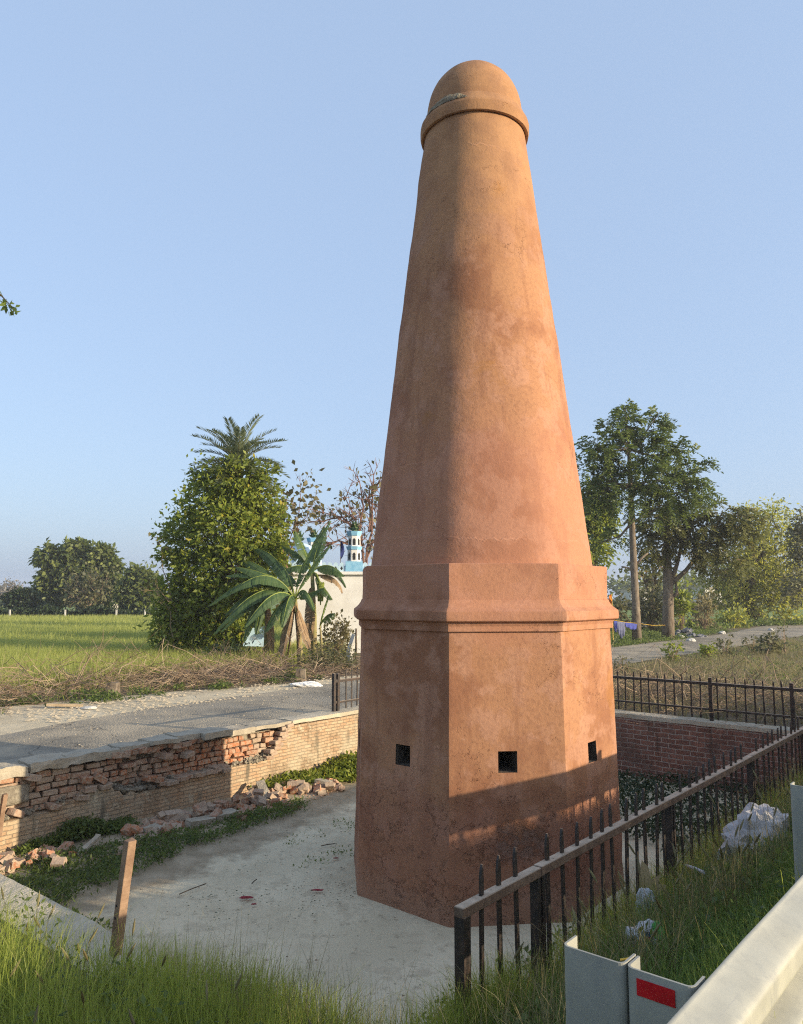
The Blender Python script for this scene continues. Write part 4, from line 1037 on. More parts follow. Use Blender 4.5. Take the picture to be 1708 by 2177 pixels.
sprig('thin_tree', 'thin bare branches with a few leaves sticking out left of the dense green tree', foot(372, 27.2),
      [limb((372, 1395), (360, 1300), (330, 1240), 27.2), limb((372, 1300), (350, 1215), (338, 1150), 27.2), limb((370, 1290), (345, 1260), (300, 1255), 27.2)], MT['leaf_peepal'], MT['twig'], 0.16, 60, 5, 0.022, 0.1, twig_n=6, twig_l=.5)
sprig('bronze_tree', 'thin tree with bronze green leaves standing between the dense tree and the blue dome', foot(612, 29),
      [limb((612, 1380), (608, 1200), (640, 1045), 29), limb((610, 1210), (600, 1120), (610, 1060), 29), limb((610, 1190), (630, 1120), (655, 1095), 29), limb((608, 1240), (600, 1160), (590, 1110), 29)], MT['leaf_peepal'], MT['redtwig'], 0.24, 420, 6, 0.035, 0.22, twig_n=10, twig_l=.7)
PB = survey(782, 1230, 37)
sprig('bare_tree', 'nearly leafless reddish tree rising behind the blue turret beside the tower', (PB[0], 37, .46),
      [limb((780, 1215), (765, 1130), (735, 1060), 37), limb((775, 1180), (755, 1120), (690, 1090), 37), limb((782, 1200), (790, 1100), (795, 1010), 37), limb((770, 1150), (770, 1080), (765, 1025), 37), limb((778, 1190), (800, 1140), (815, 1060), 37),
       limb((762, 1130), (725, 1100), (660, 1110), 37), limb((770, 1170), (720, 1150), (690, 1155), 37), limb((785, 1130), (785, 1060), (800, 1030), 37)], MT['leaf_peepal'], MT['redtwig'], 0.26, 330, 7, 0.07, 0.2, twig_n=20, twig_l=1.1,
      base_trunk=[([(PB[0], 37, .4), (PB[0] + .1, 37, 1.6), tuple(PB)], [.22, .18, .12])], leafy=.8)

def palm():
    rng = np.random.default_rng(9); D_ = 28.6; c = survey(506, 988, D_); b = foot(506, D_)
    root = thing('date_palm', 'date palm whose grey green fronds rise out of the dense green tree', 'palm', b)
    mb = MB(); h = c[2] - b[2]
    mb.tube([(0, 0, 0), (.05, 0, h * .5), (c[0] - b[0], 0, h)], [.2, .17, .16], 9); mb.build('trunk', MT['bark_dark'], root)
    V, T = [], []; mr = MB()
    for i in range(40):
        az = i * 2.399 + rng.uniform(-.2, .2); el = [1.15, .8, .5, .2, -.05, -.3][i * 6 // 40] + rng.uniform(-.12, .12); ln = rng.uniform(1.65, 2.1)
        dh = np.array([math.cos(az), math.sin(az), 0]); p = np.array([c[0] - b[0], 0, h]); pts = [p.copy()]
        for k in range(22):
            e = el - 0.8 * (k / 22) ** 1.4
            p = p + (dh * math.cos(e) + np.array([0, 0, math.sin(e)])) * ln / 22; pts.append(p.copy())
        mr.tube(pts[::3] + [pts[-1]], [.018, .016, .014, .012, .01, .008, .006, .004, .003][:len(pts[::3]) + 1], 4, cap=False)
        for k in range(3, 23):
            for m in (0.0, 0.5):
                pp = pts[k] if m == 0 or k == 22 else (pts[k] + pts[k + 1]) / 2
                d = unit((pts[min(k + 1, 22)] - pts[k - 1])[None])[0]; s = np.cross(d, [0, 0, 1.0]); s /= max(np.linalg.norm(s), 1e-6); u = np.cross(s, d)
                for sg in (-1, 1):
                    q = unit((d * .75 + s * sg * .8 + u * .32 + rng.normal(size=3) * .08)[None])[0]; l = .44 * (1 - .5 * abs(k - 10) / 13)
                    w = unit(np.cross(q, u + .3 * rng.normal(size=3))[None])[0] * .022
                    V.append([pp, pp + q * l * .4 + w, pp + q * l, pp + q * l * .4 - w]); T.append(rng.random())
    link('crown', quad_mesh('crown', np.array(V), np.array(T)), MT['palm'], root); mr.build('frond_stem', MT['leaf_peepal'], root)
palm()

# banana plants
def banana(label, base, crown, leaves, seed, stem_r=0.11, fruit=None, dead=()):
    rng = np.random.default_rng(seed); b = np.array(base); root = thing('banana_plant', label, 'banana plant', base, 0, 'banana plants by the white shrine')
    mb = MB(); c = np.array(crown) - b; mb.tube([(0, 0, -.1), c * .5 + np.array([.03, 0, 0]), c], [stem_r, stem_r * .85, stem_r * .55], 10); mb.build('stem', MT['banana_stem'], root, smooth=True)
    def leaf(p0, p1, p2, wdt, mat, nm='leaf'):
        """blade along a quadratic curve from stalk p0 over p1 to tip p2, torn along the side veins"""
        p0, p1, p2 = [np.array(q, float) for q in (p0, p1, p2)]; n = 44; V, F, tt = [], [], []
        cur = [(1 - t) ** 2 * p0 + 2 * t * (1 - t) * p1 + t * t * p2 for t in np.linspace(0, 1, n + 1)]
        side0 = np.cross(p2 - p0, [0, 0, 1.0]); side0 /= max(np.linalg.norm(side0), 1e-6)
        fold = rng.uniform(.55, .95); wdt = wdt * 1.55; cut = [0.0] * (n + 1)
        for sg in (-1, 1):
            off = 0.0
            for k in range(int(n * .16), n):
                t0, t1 = k / n, (k + 1) / n
                if rng.random() < .34: off = rng.uniform(-.03, .05)
                quad = []
                for t, gap in ((t0, .0), (t1, .0)):
                    i = int(round(t * n)); d = cur[min(i + 1, n)] - cur[max(i - 1, 0)]; d /= max(np.linalg.norm(d), 1e-6)
                    u = np.cross(side0, d); w = wdt * (math.sin(math.pi * min(1, ((t - .13) / .87)) ** .75) ** .6 if t > .13 else 0) * .5
                    s = side0 * sg * math.cos(fold) - np.abs(u) * np.array([0, 0, 1]) * math.sin(fold) * 1.2 + d * .30
                    s = s - np.array([0, 0, 1.0]) * (.06 + off * 3)
                    s /= np.linalg.norm(s); quad.append((cur[i], cur[i] + s * w * .55 + u * .03, cur[i] + s * w * (1 + off) - np.array([0, 0, .08 * w])))
                bidx = len(V); (a0, a1, a2), (b0, b1, b2) = quad
                sh = (b2 - a2) * .12 if rng.random() < .6 else 0
                V += [a0, b0, b1, a1, b2 - sh, a2 + sh]; F += [(bidx, bidx + 1, bidx + 2, bidx + 3), (bidx + 3, bidx + 2, bidx + 4, bidx + 5)]
                q = rng.uniform(.2, .8); tt += [q, q]
        lb = MB(); lb.v = [tuple(v) for v in V]; lb.f = F; lb.t = tt
        o = lb.build(nm, mat, root)
        rb = MB(); rb.tube(cur[::4], [.028 - .022 * i / 11 for i in range(len(cur[::4]))], 5); rb.build('midrib', MT['fruit'] if mat == MT['banana'] else MT['dryleaf'], o)
    for (p1, p2, w) in leaves: leaf(c, np.array(p1) - b, np.array(p2) - b, w, MT['banana'])
    for (p1, p2, w) in dead: leaf(c * .95, np.array(p1) - b, np.array(p2) - b, w, MT['dryleaf'], 'dry_leaf')
    if fruit is not None:
        top = np.array(fruit[0]) - b; hh, rr = fruit[1], fruit[2]; fm = MB()
        for k in range(int(hh / .075)):
            z = -k * .075; r_ = rr * (1 - .35 * k * .075 / hh)
            for j in range(11):
                a = j * 2 * math.pi / 11 + k * .3; d = np.array([math.cos(a), math.sin(a), 0])
                p = top + np.array([0, 0, z]) + d * r_ * .45
                fm.tube([p, p + d * r_ * .5 + np.array([0, 0, .0]), p + d * r_ * .62 + np.array([0, 0, .07]), p + d * r_ * .5 + np.array([0, 0, .125])], [.014, .022, .02, .006], 5, tint=rng.random())
        fm.tube([c, (c + top) / 2 + np.array([0, 0, .15]), top + np.array([0, 0, .05]), top - np.array([0, 0, hh])], [.03, .03, .028, .02], 6)
        fm.build('fruit_bunch', MT['fruit'], root)
DB = 25.5
def S(px, py, d=DB): return tuple(survey(px, py, d))
banana('tall banana plant with long arching leaves and a heavy fruit bunch, foremost of the clump', foot(640, DB), S(628, 1275),
       [(S(575, 1180, 25.0), S(490, 1262, 24.6), .52), (S(560, 1205, 25.0), S(455, 1350, 24.3), .5), (S(560, 1230), S(470, 1345, 24.8), .48), (S(590, 1215, 25.2), S(500, 1205, 25.6), .46), (S(570, 1175), S(443, 1290, 25.2), .5),
        (S(600, 1255, 24.8), S(565, 1345, 24.2), .42), (S(585, 1225, 24.6), S(520, 1335, 23.9), .46), (S(590, 1195, 25.4), S(480, 1225, 25.6), .44), (S(615, 1240, 24.6), S(600, 1335, 24.0), .38), (S(650, 1225, 25), S(668, 1300, 24.6), .34), (S(600, 1170, 26), S(540, 1165, 26.8), .42), (S(635, 1190), S(704, 1108, 26.0), .42), (S(655, 1200), S(703, 1160, 25.6), .4), (S(610, 1180), S(570, 1195, 27), .44), (S(660, 1260), S(690, 1250, 25.2), .3), (S(560, 1190, 26), S(512, 1190, 26.8), .46)], 3,
       fruit=(S(603, 1292), .62, .11), dead=[(S(632, 1340), S(640, 1400), .34), (S(602, 1330, 25.2), S(600, 1398, 25), .36), (S(645, 1330, 25.2), S(660, 1385, 25), .3), (S(610, 1330), S(590, 1395), .3), (S(622, 1320), S(612, 1400), .25)])
banana('banana plant close to the white wall with its fruit bunch hanging on the right', foot(668, DB + 1.2), S(664, 1215, DB + 1.2),
       [(S(700, 1185, 26.7), S(732, 1225, 26.4), .42), (S(640, 1150, 26.7), S(628, 1130, 27), .4), (S(690, 1250, 26.5), S(706, 1275, 26.2), .34), (S(710, 1180, 27), S(735, 1250, 27.2), .36), (S(675, 1150, 27), S(690, 1120, 27.4), .36), (S(640, 1190, 26.5), S(598, 1215, 26.5), .42), (S(652, 1180, 26.8), S(600, 1160, 27.5), .38)], 4,
       fruit=(S(682, 1245, 26.5), .66, .11), dead=[(S(722, 1215, 26.6), S(727, 1262, 26.5), .3), (S(660, 1300, 26.6), S(655, 1380, 26.4), .3)])
banana('short banana plant half hidden at the left of the clump with a small fruit bunch', foot(565, DB + .4), S(568, 1265, DB + .4),
       [(S(530, 1240, 25.6), S(478, 1310, 25.2), .42), (S(545, 1260, 25.6), S(520, 1365, 25.2), .42), (S(580, 1230, 26.2), S(600, 1260, 26.4), .36), (S(555, 1260, 25.4), S(545, 1350, 25.0), .36)], 5,
       fruit=(S(557, 1275, 25.6), .36, .09), dead=[(S(575, 1330, 25.7), S(580, 1390, 25.6), .26)])
banana('young banana shoot with two broad leaves in front of the white wall', foot(683, DB + .8), S(681, 1330, DB + .8),
       [(S(690, 1290, 26.2), S(700, 1265, 26.3), .26), (S(695, 1300, 26), S(712, 1305, 25.8), .30)], 6, stem_r=.05)

# far left: hedge, mango trees, hut, posts
DM = 84.0
fm_ = foot(170, DM)
tree('mango_tree', 'broad dark mango tree of many heavy lobes beyond the wheat field', fm_, [([fm_, (fm_[0], DM, 2.2), tuple(survey(168, 1245, DM))], [.5, .42, .3])],
     [K(105, 1185, DM, 24, 800), K(150, 1180, DM, 24, 800), K(165, 1170, DM, 22, 500), K(215, 1185, DM, 26, 900), K(235, 1210, DM, 22, 700), K(110, 1225, DM, 28, 1000), K(150, 1215, DM, 34, 1300), K(195, 1215, DM, 34, 1300), K(240, 1245, DM, 22, 700), K(115, 1260, DM, 26, 900), K(210, 1250, DM, 30, 1000), K(150, 1250, DM, 26, 700), K(90, 1245, DM, 16, 300)],
     MT['leaf_far'], MT['bark'], leaf=.62, aspect=.6, sub_r=.32, per=12, seed=12, droop=.5, limb_r=.14, twigs=.05, shell=.6)
fm2 = foot(298, 80)
tree('mango_tree', 'rounded smaller mango tree standing beside the little hut', fm2, [([fm2, tuple(survey(296, 1262, 80))], [.3, .2])],
     [K(295, 1228, 80, 24, 900), K(280, 1250, 80, 26, 900), K(315, 1248, 80, 26, 900), K(296, 1270, 80, 34, 1100), K(325, 1275, 80, 18, 400), K(268, 1275, 80, 16, 400)], MT['leaf_far'], MT['bark'], leaf=.55, aspect=.6, sub_r=.3, per=12, seed=13, droop=.5, limb_r=.12, twigs=.05, shell=.6)
fb_ = foot(48, 78)
tree('round_bush', 'low dark round bush at the left end of the far hedge', fb_, [([fb_, tuple(survey(48, 1280, 78))], [.2, .15])],
     [K(48, 1272, 78, 24, 900, rz=19), K(30, 1280, 78, 18, 500, rz=16), K(68, 1282, 78, 18, 500, rz=15)], MT['leaf_dark'], MT['bark_dark'], leaf=.45, aspect=.6, sub_r=.25, per=12, seed=14, limb_r=.08, twigs=.05, shell=.6, cat='bush')
sprig('twiggy_bush', 'grey green twiggy bush in front of the far hut', foot(187, 76), [limb((187, 1303), (185, 1270), (165, 1238), 76), limb((187, 1300), (190, 1262), (195, 1232), 76), limb((187, 1300), (200, 1270), (218, 1245), 76), limb((186, 1300), (175, 1280), (155, 1262), 76)],
      MT['leaf_shrub'], MT['twig'], .34, 900, 15, .06, .45, twig_n=18, twig_l=1.4, cat='bush')
for i, (px, py, d, r, lab) in enumerate(((22, 1262, 170, 26, 'pale leafless tree fading into the haze at the far left'), (4, 1275, 160, 16, 'smaller pale tree in the haze at the very left edge'))):
    f_ = foot(px, d)
    tree('hazy_tree', lab, f_, [([f_, tuple(survey(px, py + 5, d))], [.4, .25])], [K(px, py - 8, d, r * .8, 700), K(px - r * .5, py + 4, d, r * .6, 400), K(px + r * .6, py, d, r * .6, 400)], MT['leaf_grey'], MT['bark'], leaf=.7, aspect=.35, sub_r=.7, per=10, seed=20 + i, limb_r=.12, twigs=.6, shell=.3)
def hedge(name, label, pts, h, wdt, mat, seed, n, leaf, kind=None, cat='hedge'):
    """a ragged hedge along a polyline of (x, y)"""
    rng = np.random.default_rng(seed); P = []
    seg = [math.dist(a, b) for a, b in zip(pts, pts[1:])]; tot = sum(seg)
    for (a, b, l) in zip(pts, pts[1:], seg):
        m = int(n * l / tot); t = rng.random(m); x = a[0] + (b[0] - a[0]) * t + rng.normal(0, wdt, m); y = a[1] + (b[1] - a[1]) * t + rng.normal(0, wdt, m)
        hh = np.array([h * (0.72 + 0.55 * mnoise.noise(Vector((p * .45, q * .45, seed))) + .25 * mnoise.noise(Vector((p * 1.7, q * 1.7, seed)))) for p, q in zip(x, y)])
        P.append(np.stack([x, y, .46 + np.abs(hh) * rng.beta(1.6, 1.0, m)], 1))
    P = np.concatenate(P); c = P.mean(0); c[2] = .46
    o = link(name, leaves_mesh(name, P - c, leaf, rng, .55, .1), mat, None, tuple(c))
    tag(o, label, cat, kind=kind); return o
hedge('hedge', 'dark ragged hedge along the far edge of the wheat field', [foot(-40, 74)[:2], foot(150, 74.5)[:2], foot(345, 74)[:2]], 1.35, .45, MT['leaf_dark'], 31, 9000, .30)
hedge('hedge', 'low dark hedge line across the pale field beyond the first hedge', [foot(-30, 150)[:2], foot(120, 150)[:2], foot(330, 150)[:2]], 1.6, .8, MT['leaf_far'], 32, 3500, .8)
for i, (px, lab) in enumerate(((138, 'small white boundary post left of the hut at the field edge'), (247, 'small white boundary post between the hut and the round mango tree'), (308, 'small white boundary post under the round mango tree'), (20, 'small white boundary post under the dark round bush'))):
    mb = MB(); mb.box(-.06, .06, -.06, .06, 0, .88); mb.box(-.07, .07, -.07, .07, .88, .92); o = mb.build('boundary_post', MT['concrete'], None, foot(px, 72.6)); tag(o, lab, 'post', 'white posts along the field edge')
def hut():
    b = foot(232, 86); root = thing('hut', 'small grey block hut half hidden between the two mango trees', 'hut', b, 0.5)
    mb = MB(); mb.box(-1.9, 1.0, -1.2, 1.2, 0, 1.95); mb.build('wall', MT['concrete'], root)
    mb = MB(); mb.box(-2.1, 1.2, -1.4, 1.4, 1.953, 2.1); mb.build('roof', MT['coping'], root)
    mb = MB(); mb.box(-.9, -.1, -1.215, -1.203, 0.0, 1.6); mb.build('door', MT['dark'], root)
hut()

# the white and blue shrine
def shrine():
    d = 31.0; p = survey(708, 1300, d); q = survey(800, 1300, d)
    b = (p[0] - 1.9, d, .46); root = thing('shrine', 'white walled shrine with sky blue parapet, dome and turrets', 'shrine', b, 0.06)
    W = 5.4; h = survey(740, 1222, d)[2] - .46
    mb = MB(); mb.box(0, W, 0, 4.5, -.1, h); mb.build('wall', MT['white'], root)
    mb = MB(); mb.box(-.12, W + .12, -.14, 4.64, h + .002, h + .13); o = mb.build('cornice', MT['white'], root); bevel(o, .02, 2)
    # scalloped blue parapet with small cross-shaped piercings
    mb = MB(); z0 = h + .133; step = .235; n = int(W / step)
    for i in range(n):
        x = i * step; prof = [(x + .002, z0), (x + step - .002, z0), (x + step - .002, z0 + .22)]
        prof += [(x + step / 2 + math.cos(a) * step * .40, z0 + .24 + math.sin(a) * .13) for a in np.linspace(0, math.pi, 9)] + [(x + .002, z0 + .22)]
        m = len(prof); mb.add([(u_, -.06, z) for u_, z in prof] + [(u_, .04, z) for u_, z in prof], [tuple(range(m)), tuple(range(m, 2 * m))[::-1]] + [(j, (j + 1) % m, m + (j + 1) % m, m + j)[::-1] for j in range(m)])
    mb.build('parapet', MT['paleblue'], root)
    mb = MB()
    for i in range(n):
        x = i * step + step / 2; mb.box(x - .022, x + .022, -.066, -.0605, z0 + .06, z0 + .20); mb.box(x - .05, x + .05, -.069, -.0665, z0 + .11, z0 + .15)
    mb.build('cross_piercing', MT['dark'], root)
    mb = MB(); mb.box(0, W, -.05, .05, z0 + .0005, z0 + .03); 
    def lotus(x, y, z, r, par):
        V, F = [], []; fm2_ = MB()
        for ring_, (k, el, l) in enumerate(((8, .25, 1.0), (8, .75, 1.05), (6, 1.1, .9))):
            for j in range(k):
                a = j * 2 * math.pi / k + ring_ * .4; dv = Vector((math.cos(a) * math.cos(el), math.sin(a) * math.cos(el), math.sin(el))); s = Vector((-math.sin(a), math.cos(a), 0))
                o_ = Vector((x, y, z + r * .15 + ring_ * r * .16)); tip = o_ + dv * r * l + Vector((0, 0, r * .22)); m_ = o_ + dv * r * l * .55 - Vector((0, 0, r * .06))
                fm2_.add([o_, m_ + s * r * .3, tip, m_ - s * r * .3, m_ - dv * .03 + Vector((0, 0, .03))], [(0, 1, 4), (1, 2, 4), (2, 3, 4), (3, 0, 4)], random.random())
        fm2_.tube([(x, y, z - .02), (x, y, z + r * .5), (x, y, z + r * .95)], [r * .35, r * .5, r * .3], 10)
        o = fm2_.build('lotus_finial', MT['lotus'], par)
        mb_ = MB(); mb_.tube([(x, y, z + r * .95), (x, y, z + r * 1.15)], [r * .3, r * .22], 10); mb_.build('finial_tip', MT['parapet'], par)
    def turret(px, y, w, hs, d_):
        x = (survey(px, 1200, d_)[0] - b[0]); t = bpy.data.objects.new('turret', None); COL.objects.link(t); t.parent = root; t.location = (x, y, 0)
        z = z0; mb = MB()
        def octo(z_, r): return [(math.cos(math.pi / 8 + k * math.pi / 4) * r, math.sin(math.pi / 8 + k * math.pi / 4) * r, z_) for k in range(8)]
        def drum(mat, nm, za, zb, ra, rb):
            m = MB(); m.add(octo(za, ra) + octo(zb, rb), [(j, (j + 1) % 8, 8 + (j + 1) % 8, 8 + j) for j in range(8)] + [tuple(range(8, 16)), tuple(range(8))[::-1]]); m.build(nm, mat, t)
        m = MB(); m.box(-w * 1.15, w * 1.15, -w * 1.15, w * 1.15, z + .002, z + .40 * hs); m.build('turret_base', MT['blue'], t)
        a = z + .403 * hs; drum(MT['white'], 'drum', a, a + .46 * hs, w, w * .97); c = a + .463 * hs
        drum(MT['blue'], 'blue_ring', c, c + .13 * hs, w * 1.05, w * 1.2); e = c + .133 * hs
        drum(MT['white'], 'drum', e, e + .42 * hs, w * .9, w * .87); f = e + .423 * hs
        drum(MT['blue'], 'blue_ring', f, f + .18 * hs, w * .95, w * 1.15)
        mm = MB()
        for (za, zh, ww) in ((a + .06 * hs, .30 * hs, w), (e + .05 * hs, .28 * hs, w * .9)):
            for k in range(8):
                an = k * math.pi / 4; r_ = ww * math.cos(math.pi / 8) + .006; dv = Vector((math.cos(an), math.sin(an), 0)); s = Vector((-math.sin(an), math.cos(an), 0)) * .055
                o_ = dv * r_ + Vector((0, 0, za)); mm.add([o_ - s, o_ + s, o_ + s + Vector((0, 0, zh * .75)), o_ + Vector((0, 0, zh)), o_ - s + Vector((0, 0, zh * .75))], [(0, 1, 2, 3, 4)])
        mm.build('arched_window', MT['dark'], t)
        lotus(0, 0, f + .183 * hs, w * .95, t)
    turret(753, .25, .30, 1.02, d); turret(676, 3.6, .30, 1.0, d + 3.5)
    # dome
    x = survey(640, 1160, d + 2)[0] - b[0]; mb = MB(); V, F = [], []; k = 24
    lv = [(z0 - .1, 1.0), (z0 + .25, 1.0)] + [(z0 + .25 + 1.05 * math.sin(t), 1.02 * math.cos(t) + .02) for t in np.linspace(0.05, 1.5, 12)]
    for z, r in lv:
        for j in range(k): V.append((x + r * math.cos(2 * math.pi * j / k), 2.0 + r * math.sin(2 * math.pi * j / k), z))
    for i in range(len(lv) - 1):
        for j in range(k): F.append((i * k + j, i * k + (j + 1) % k, (i + 1) * k + (j + 1) % k, (i + 1) * k + j))
    mb.add(V, F); mb.build('dome', MT['paleblue'], root, smooth=True); lotus(x, 2.0, lv[-1][0], .36, root)
shrine()
def pennant(label, base, h, flag_mat, pole_mat, fh, fw, r=.018, drop=True):
    root = thing('flag_pole', label, 'flag', base); mb = MB(); mb.tube([(0, 0, 0), (0.01, 0, h * .5), (0, 0, h)], r, 6); mb.build('pole', pole_mat, root)
    V, F = [], []; n = 12
    for i in range(n + 1):
        t = i / n; w = fw * (math.sin(math.pi * min(1, t * .9 + .08)) ** .7)
        for j in range(4): V.append((w * j / 3, .05 * math.sin(t * 7 + j), h - .02 - fh * t))
    for i in range(n):
        for j in range(3): F.append((i * 4 + j, i * 4 + j + 1, i * 4 + j + 5, i * 4 + j + 4))
    mb = MB(); mb.add(V, F); mb.build('flag', flag_mat, root)
pb = survey(724, 1215, 31.3); pennant('dark blue pennant hanging limp above the shrine parapet', (pb[0], 31.2, pb[2]), 1.22, MT['navy'], MT['bark_dark'], .72, .16, .012)
po = foot(1304, 37); pennant('thin yellow pole with an orange pennant right of the tower', po, survey(1304, 1263, 37)[2] - po[2], MT['orange'], MT['yellow'], .5, -.16)
# low pale panel and props under the bananas
flat_piece('tarpaulin', 'pale blue tarpaulin stretched low under the banana leaves', 'tarpaulin', (survey(552, 1352, 27)[0], 27, survey(552, 1352, 27)[2]), [(-.55, -.35), (.35, -.38), (.3, .35), (-.4, .25)], .02, MT['paleblue'], (R(78), 0, .1))
mb = MB(); mb.tube([(0, 0, -.1), (-.05, 0, .5), (.14, 0, 1.05)], [.10, .10, .11], 8); o = mb.build('leaning_pillar', MT['concrete'], None, foot(746, 24.6)); tag(o, 'pale concrete post leaning beside the tower at the edge of the lane', 'post')
mb = MB(); mb.tube([(0, 0, -.1), (0, 0, .6), (0, 0, 1.25)], [.035, .035, .03], 6); o = mb.build('wooden_stake', MT['bark_dark'], None, foot(757, 24.4)); tag(o, 'dark upright stake next to the leaning concrete post', 'stake')

# right of the tower
D1 = 38.5; f1 = foot(1355, D1)
def S1(px, py, d=D1): return tuple(survey(px, py, d))
tree('tall_tree', 'tall straight trunked tree with a high spreading crown right of the tower', f1,
     [([f1, S1(1352, 1280), S1(1347, 1180), S1(1343, 1080), S1(1338, 965), S1(1335, 905)], [.24, .19, .165, .14, .09, .04]), ([S1(1350, 1205), S1(1366, 1185), S1(1378, 1176)], [.07, .06, .04]), ([S1(1348, 1213), S1(1335, 1207), S1(1322, 1205)], [.06, .05, .04])],
     [K(1325, 900, D1, 42, 107), K(1385, 915, D1, 46, 109), K(1270, 945, D1, 40, 97), K(1335, 955, D1 - .5, 58, 159), K(1425, 960, D1, 50, 133), K(1470, 1000, D1, 44, 107), K(1260, 1005, D1, 44, 109), K(1310, 1030, D1 - .6, 52, 133), K(1385, 1020, D1 - .6, 58, 159), K(1440, 1050, D1 - .3, 50, 123),
      K(1490, 1040, D1, 30, 51), K(1275, 1060, D1, 36, 66), K(1345, 1060, D1 - .4, 36, 61), K(1405, 1075, D1 - .3, 40, 71), K(1290, 1150, D1 + 1, 36, 38, rz=20), K(1330, 870, D1, 20, 30), K(1400, 880, D1, 20, 28)],
     MT['leaf_tall'], MT['bark'], sub_r=.12, per=5, seed=41, limb_r=.075, fork=[S1(1345, 1110), S1(1342, 1030), S1(1338, 955)], compound=(.55, 6, .24, .085, .5), twigs=.5, shell=.2)
D2 = 41.0; f2 = foot(1421, D2)
def S2(px, py, d=D2): return tuple(survey(px, py, d))
tree('forked_tree', 'forked tree with drooping olive foliage just right of the tall straight one', f2,
     [([f2, S2(1421, 1300), S2(1421, 1240), S2(1418, 1170), S2(1420, 1110)], [.34, .29, .25, .20, .12]), ([S2(1426, 1240), S2(1440, 1200), S2(1452, 1150)], [.13, .10, .07]), ([S2(1427, 1242), S2(1460, 1212), S2(1480, 1185), S2(1495, 1160)], [.14, .11, .09, .06]), ([S2(1430, 1268), S2(1440, 1262), S2(1438, 1240)], [.12, .10, .05])],
     [K(1395, 1100, D2, 44, 108), K(1440, 1095, D2, 46, 118), K(1475, 1110, D2, 44, 105), K(1405, 1140, D2 - .4, 46, 108), K(1460, 1140, D2 - .4, 46, 112), K(1385, 1160, D2, 36, 66), K(1370, 1135, D2, 30, 49),
      K(1535, 1090, D2 - 1, 42, 76), K(1570, 1100, D2 - 1, 42, 76), K(1520, 1130, D2 - 1, 48, 89), K(1575, 1145, D2 - 1, 46, 85), K(1500, 1160, D2 - .8, 42, 68), K(1545, 1185, D2 - 1, 46, 76), K(1600, 1120, D2 - 1, 34, 46), K(1500, 1200, D2 - .5, 32, 36)],
     MT['leaf_second'], MT['bark'], sub_r=.13, per=5, seed=42, limb_r=.07, fork=[S2(1420, 1150), S2(1452, 1150), S2(1495, 1160)], compound=(.5, 6, .25, .08, .8), twigs=.4, shell=.2)
D3 = 64.0; f3 = foot(1612, D3)
f3 = (f3[0], D3, .46)
def S3(px, py, d=D3): return tuple(survey(px, py, d))
tree('feathery_tree', 'wide yellow green feathery tree leaning over the far side of the lane', f3, [([f3, S3(1600, 1300), S3(1590, 1278), S3(1600, 1230), S3(1610, 1180)], [.75, .62, .55, .4, .2])],
     [K(1600, 1130, D3, 55, 900), K(1650, 1120, D3, 52, 850), K(1560, 1180, D3, 58, 1000), K(1620, 1180, D3 - 1, 64, 1300), K(1680, 1180, D3 - .5, 56, 1000), K(1540, 1225, D3 - 1, 54, 950), K(1595, 1235, D3 - 2, 62, 1300), K(1660, 1240, D3 - 2, 62, 1300), K(1700, 1240, D3 - 1, 48, 700),
      K(1525, 1260, D3 - 1, 40, 600), K(1570, 1275, D3 - 2, 40, 600), K(1640, 1285, D3 - 3, 38, 550), K(1685, 1290, D3 - 2, 32, 400), K(1590, 1095, D3, 26, 220), K(1650, 1085, D3, 26, 220), K(1710, 1130, D3, 40, 500)],
     MT['leaf_acacia'], MT['bark_dark'], leaf=.34, aspect=.4, sub_r=.5, per=14, seed=43, droop=.25, limb_r=.14, twigs=.4, shell=.35)
f4 = foot(1725, 58)
tree('leafy_tree', 'green tree cut by the right edge of the view beyond the lane', (f4[0], 58, .46), [([(f4[0], 58, .46), tuple(survey(1725, 1200, 58))], [.3, .2])],
     [K(1715, 1120, 58, 30, 350), K(1730, 1160, 58, 50, 700), K(1700, 1255, 56, 36, 500), K(1720, 1210, 58, 50, 700), K(1740, 1110, 58, 40, 400)], MT['leaf_shrub'], MT['bark_dark'], leaf=.35, aspect=.5, sub_r=.4, per=12, seed=44, twigs=.3)
f5 = foot(1258, 47)
tree('leafy_tree', 'dense green tree showing behind the right flank of the tower', f5, [([f5, tuple(survey(1262, 1150, 47))], [.28, .15])],
     [K(1245, 1090, 47, 36, 700), K(1262, 1070, 47, 36, 700), K(1275, 1120, 47, 36, 700), K(1255, 1150, 46.6, 38, 700), K(1270, 1175, 47, 30, 450), K(1285, 1090, 47, 26, 300)], MT['leaf_bushy'], MT['bark_dark'], leaf=.32, aspect=.5, sub_r=.3, per=12, seed=45, twigs=.3, shell=.55)
sprig('thin_tree', 'thin dark tree with sparse foliage between the two big trunks', foot(1385, 52), [limb((1385, 1315), (1383, 1250), (1388, 1195), 52), limb((1384, 1270), (1395, 1230), (1405, 1205), 52), limb((1384, 1260), (1370, 1230), (1362, 1215), 52)], MT['leaf_second'], MT['bark_dark'], .34, 300, 46, .11, .4, twig_n=14, twig_l=1.3, base_trunk=[([foot(1385, 52), tuple(survey(1384, 1260, 52))], [.14, .1])])
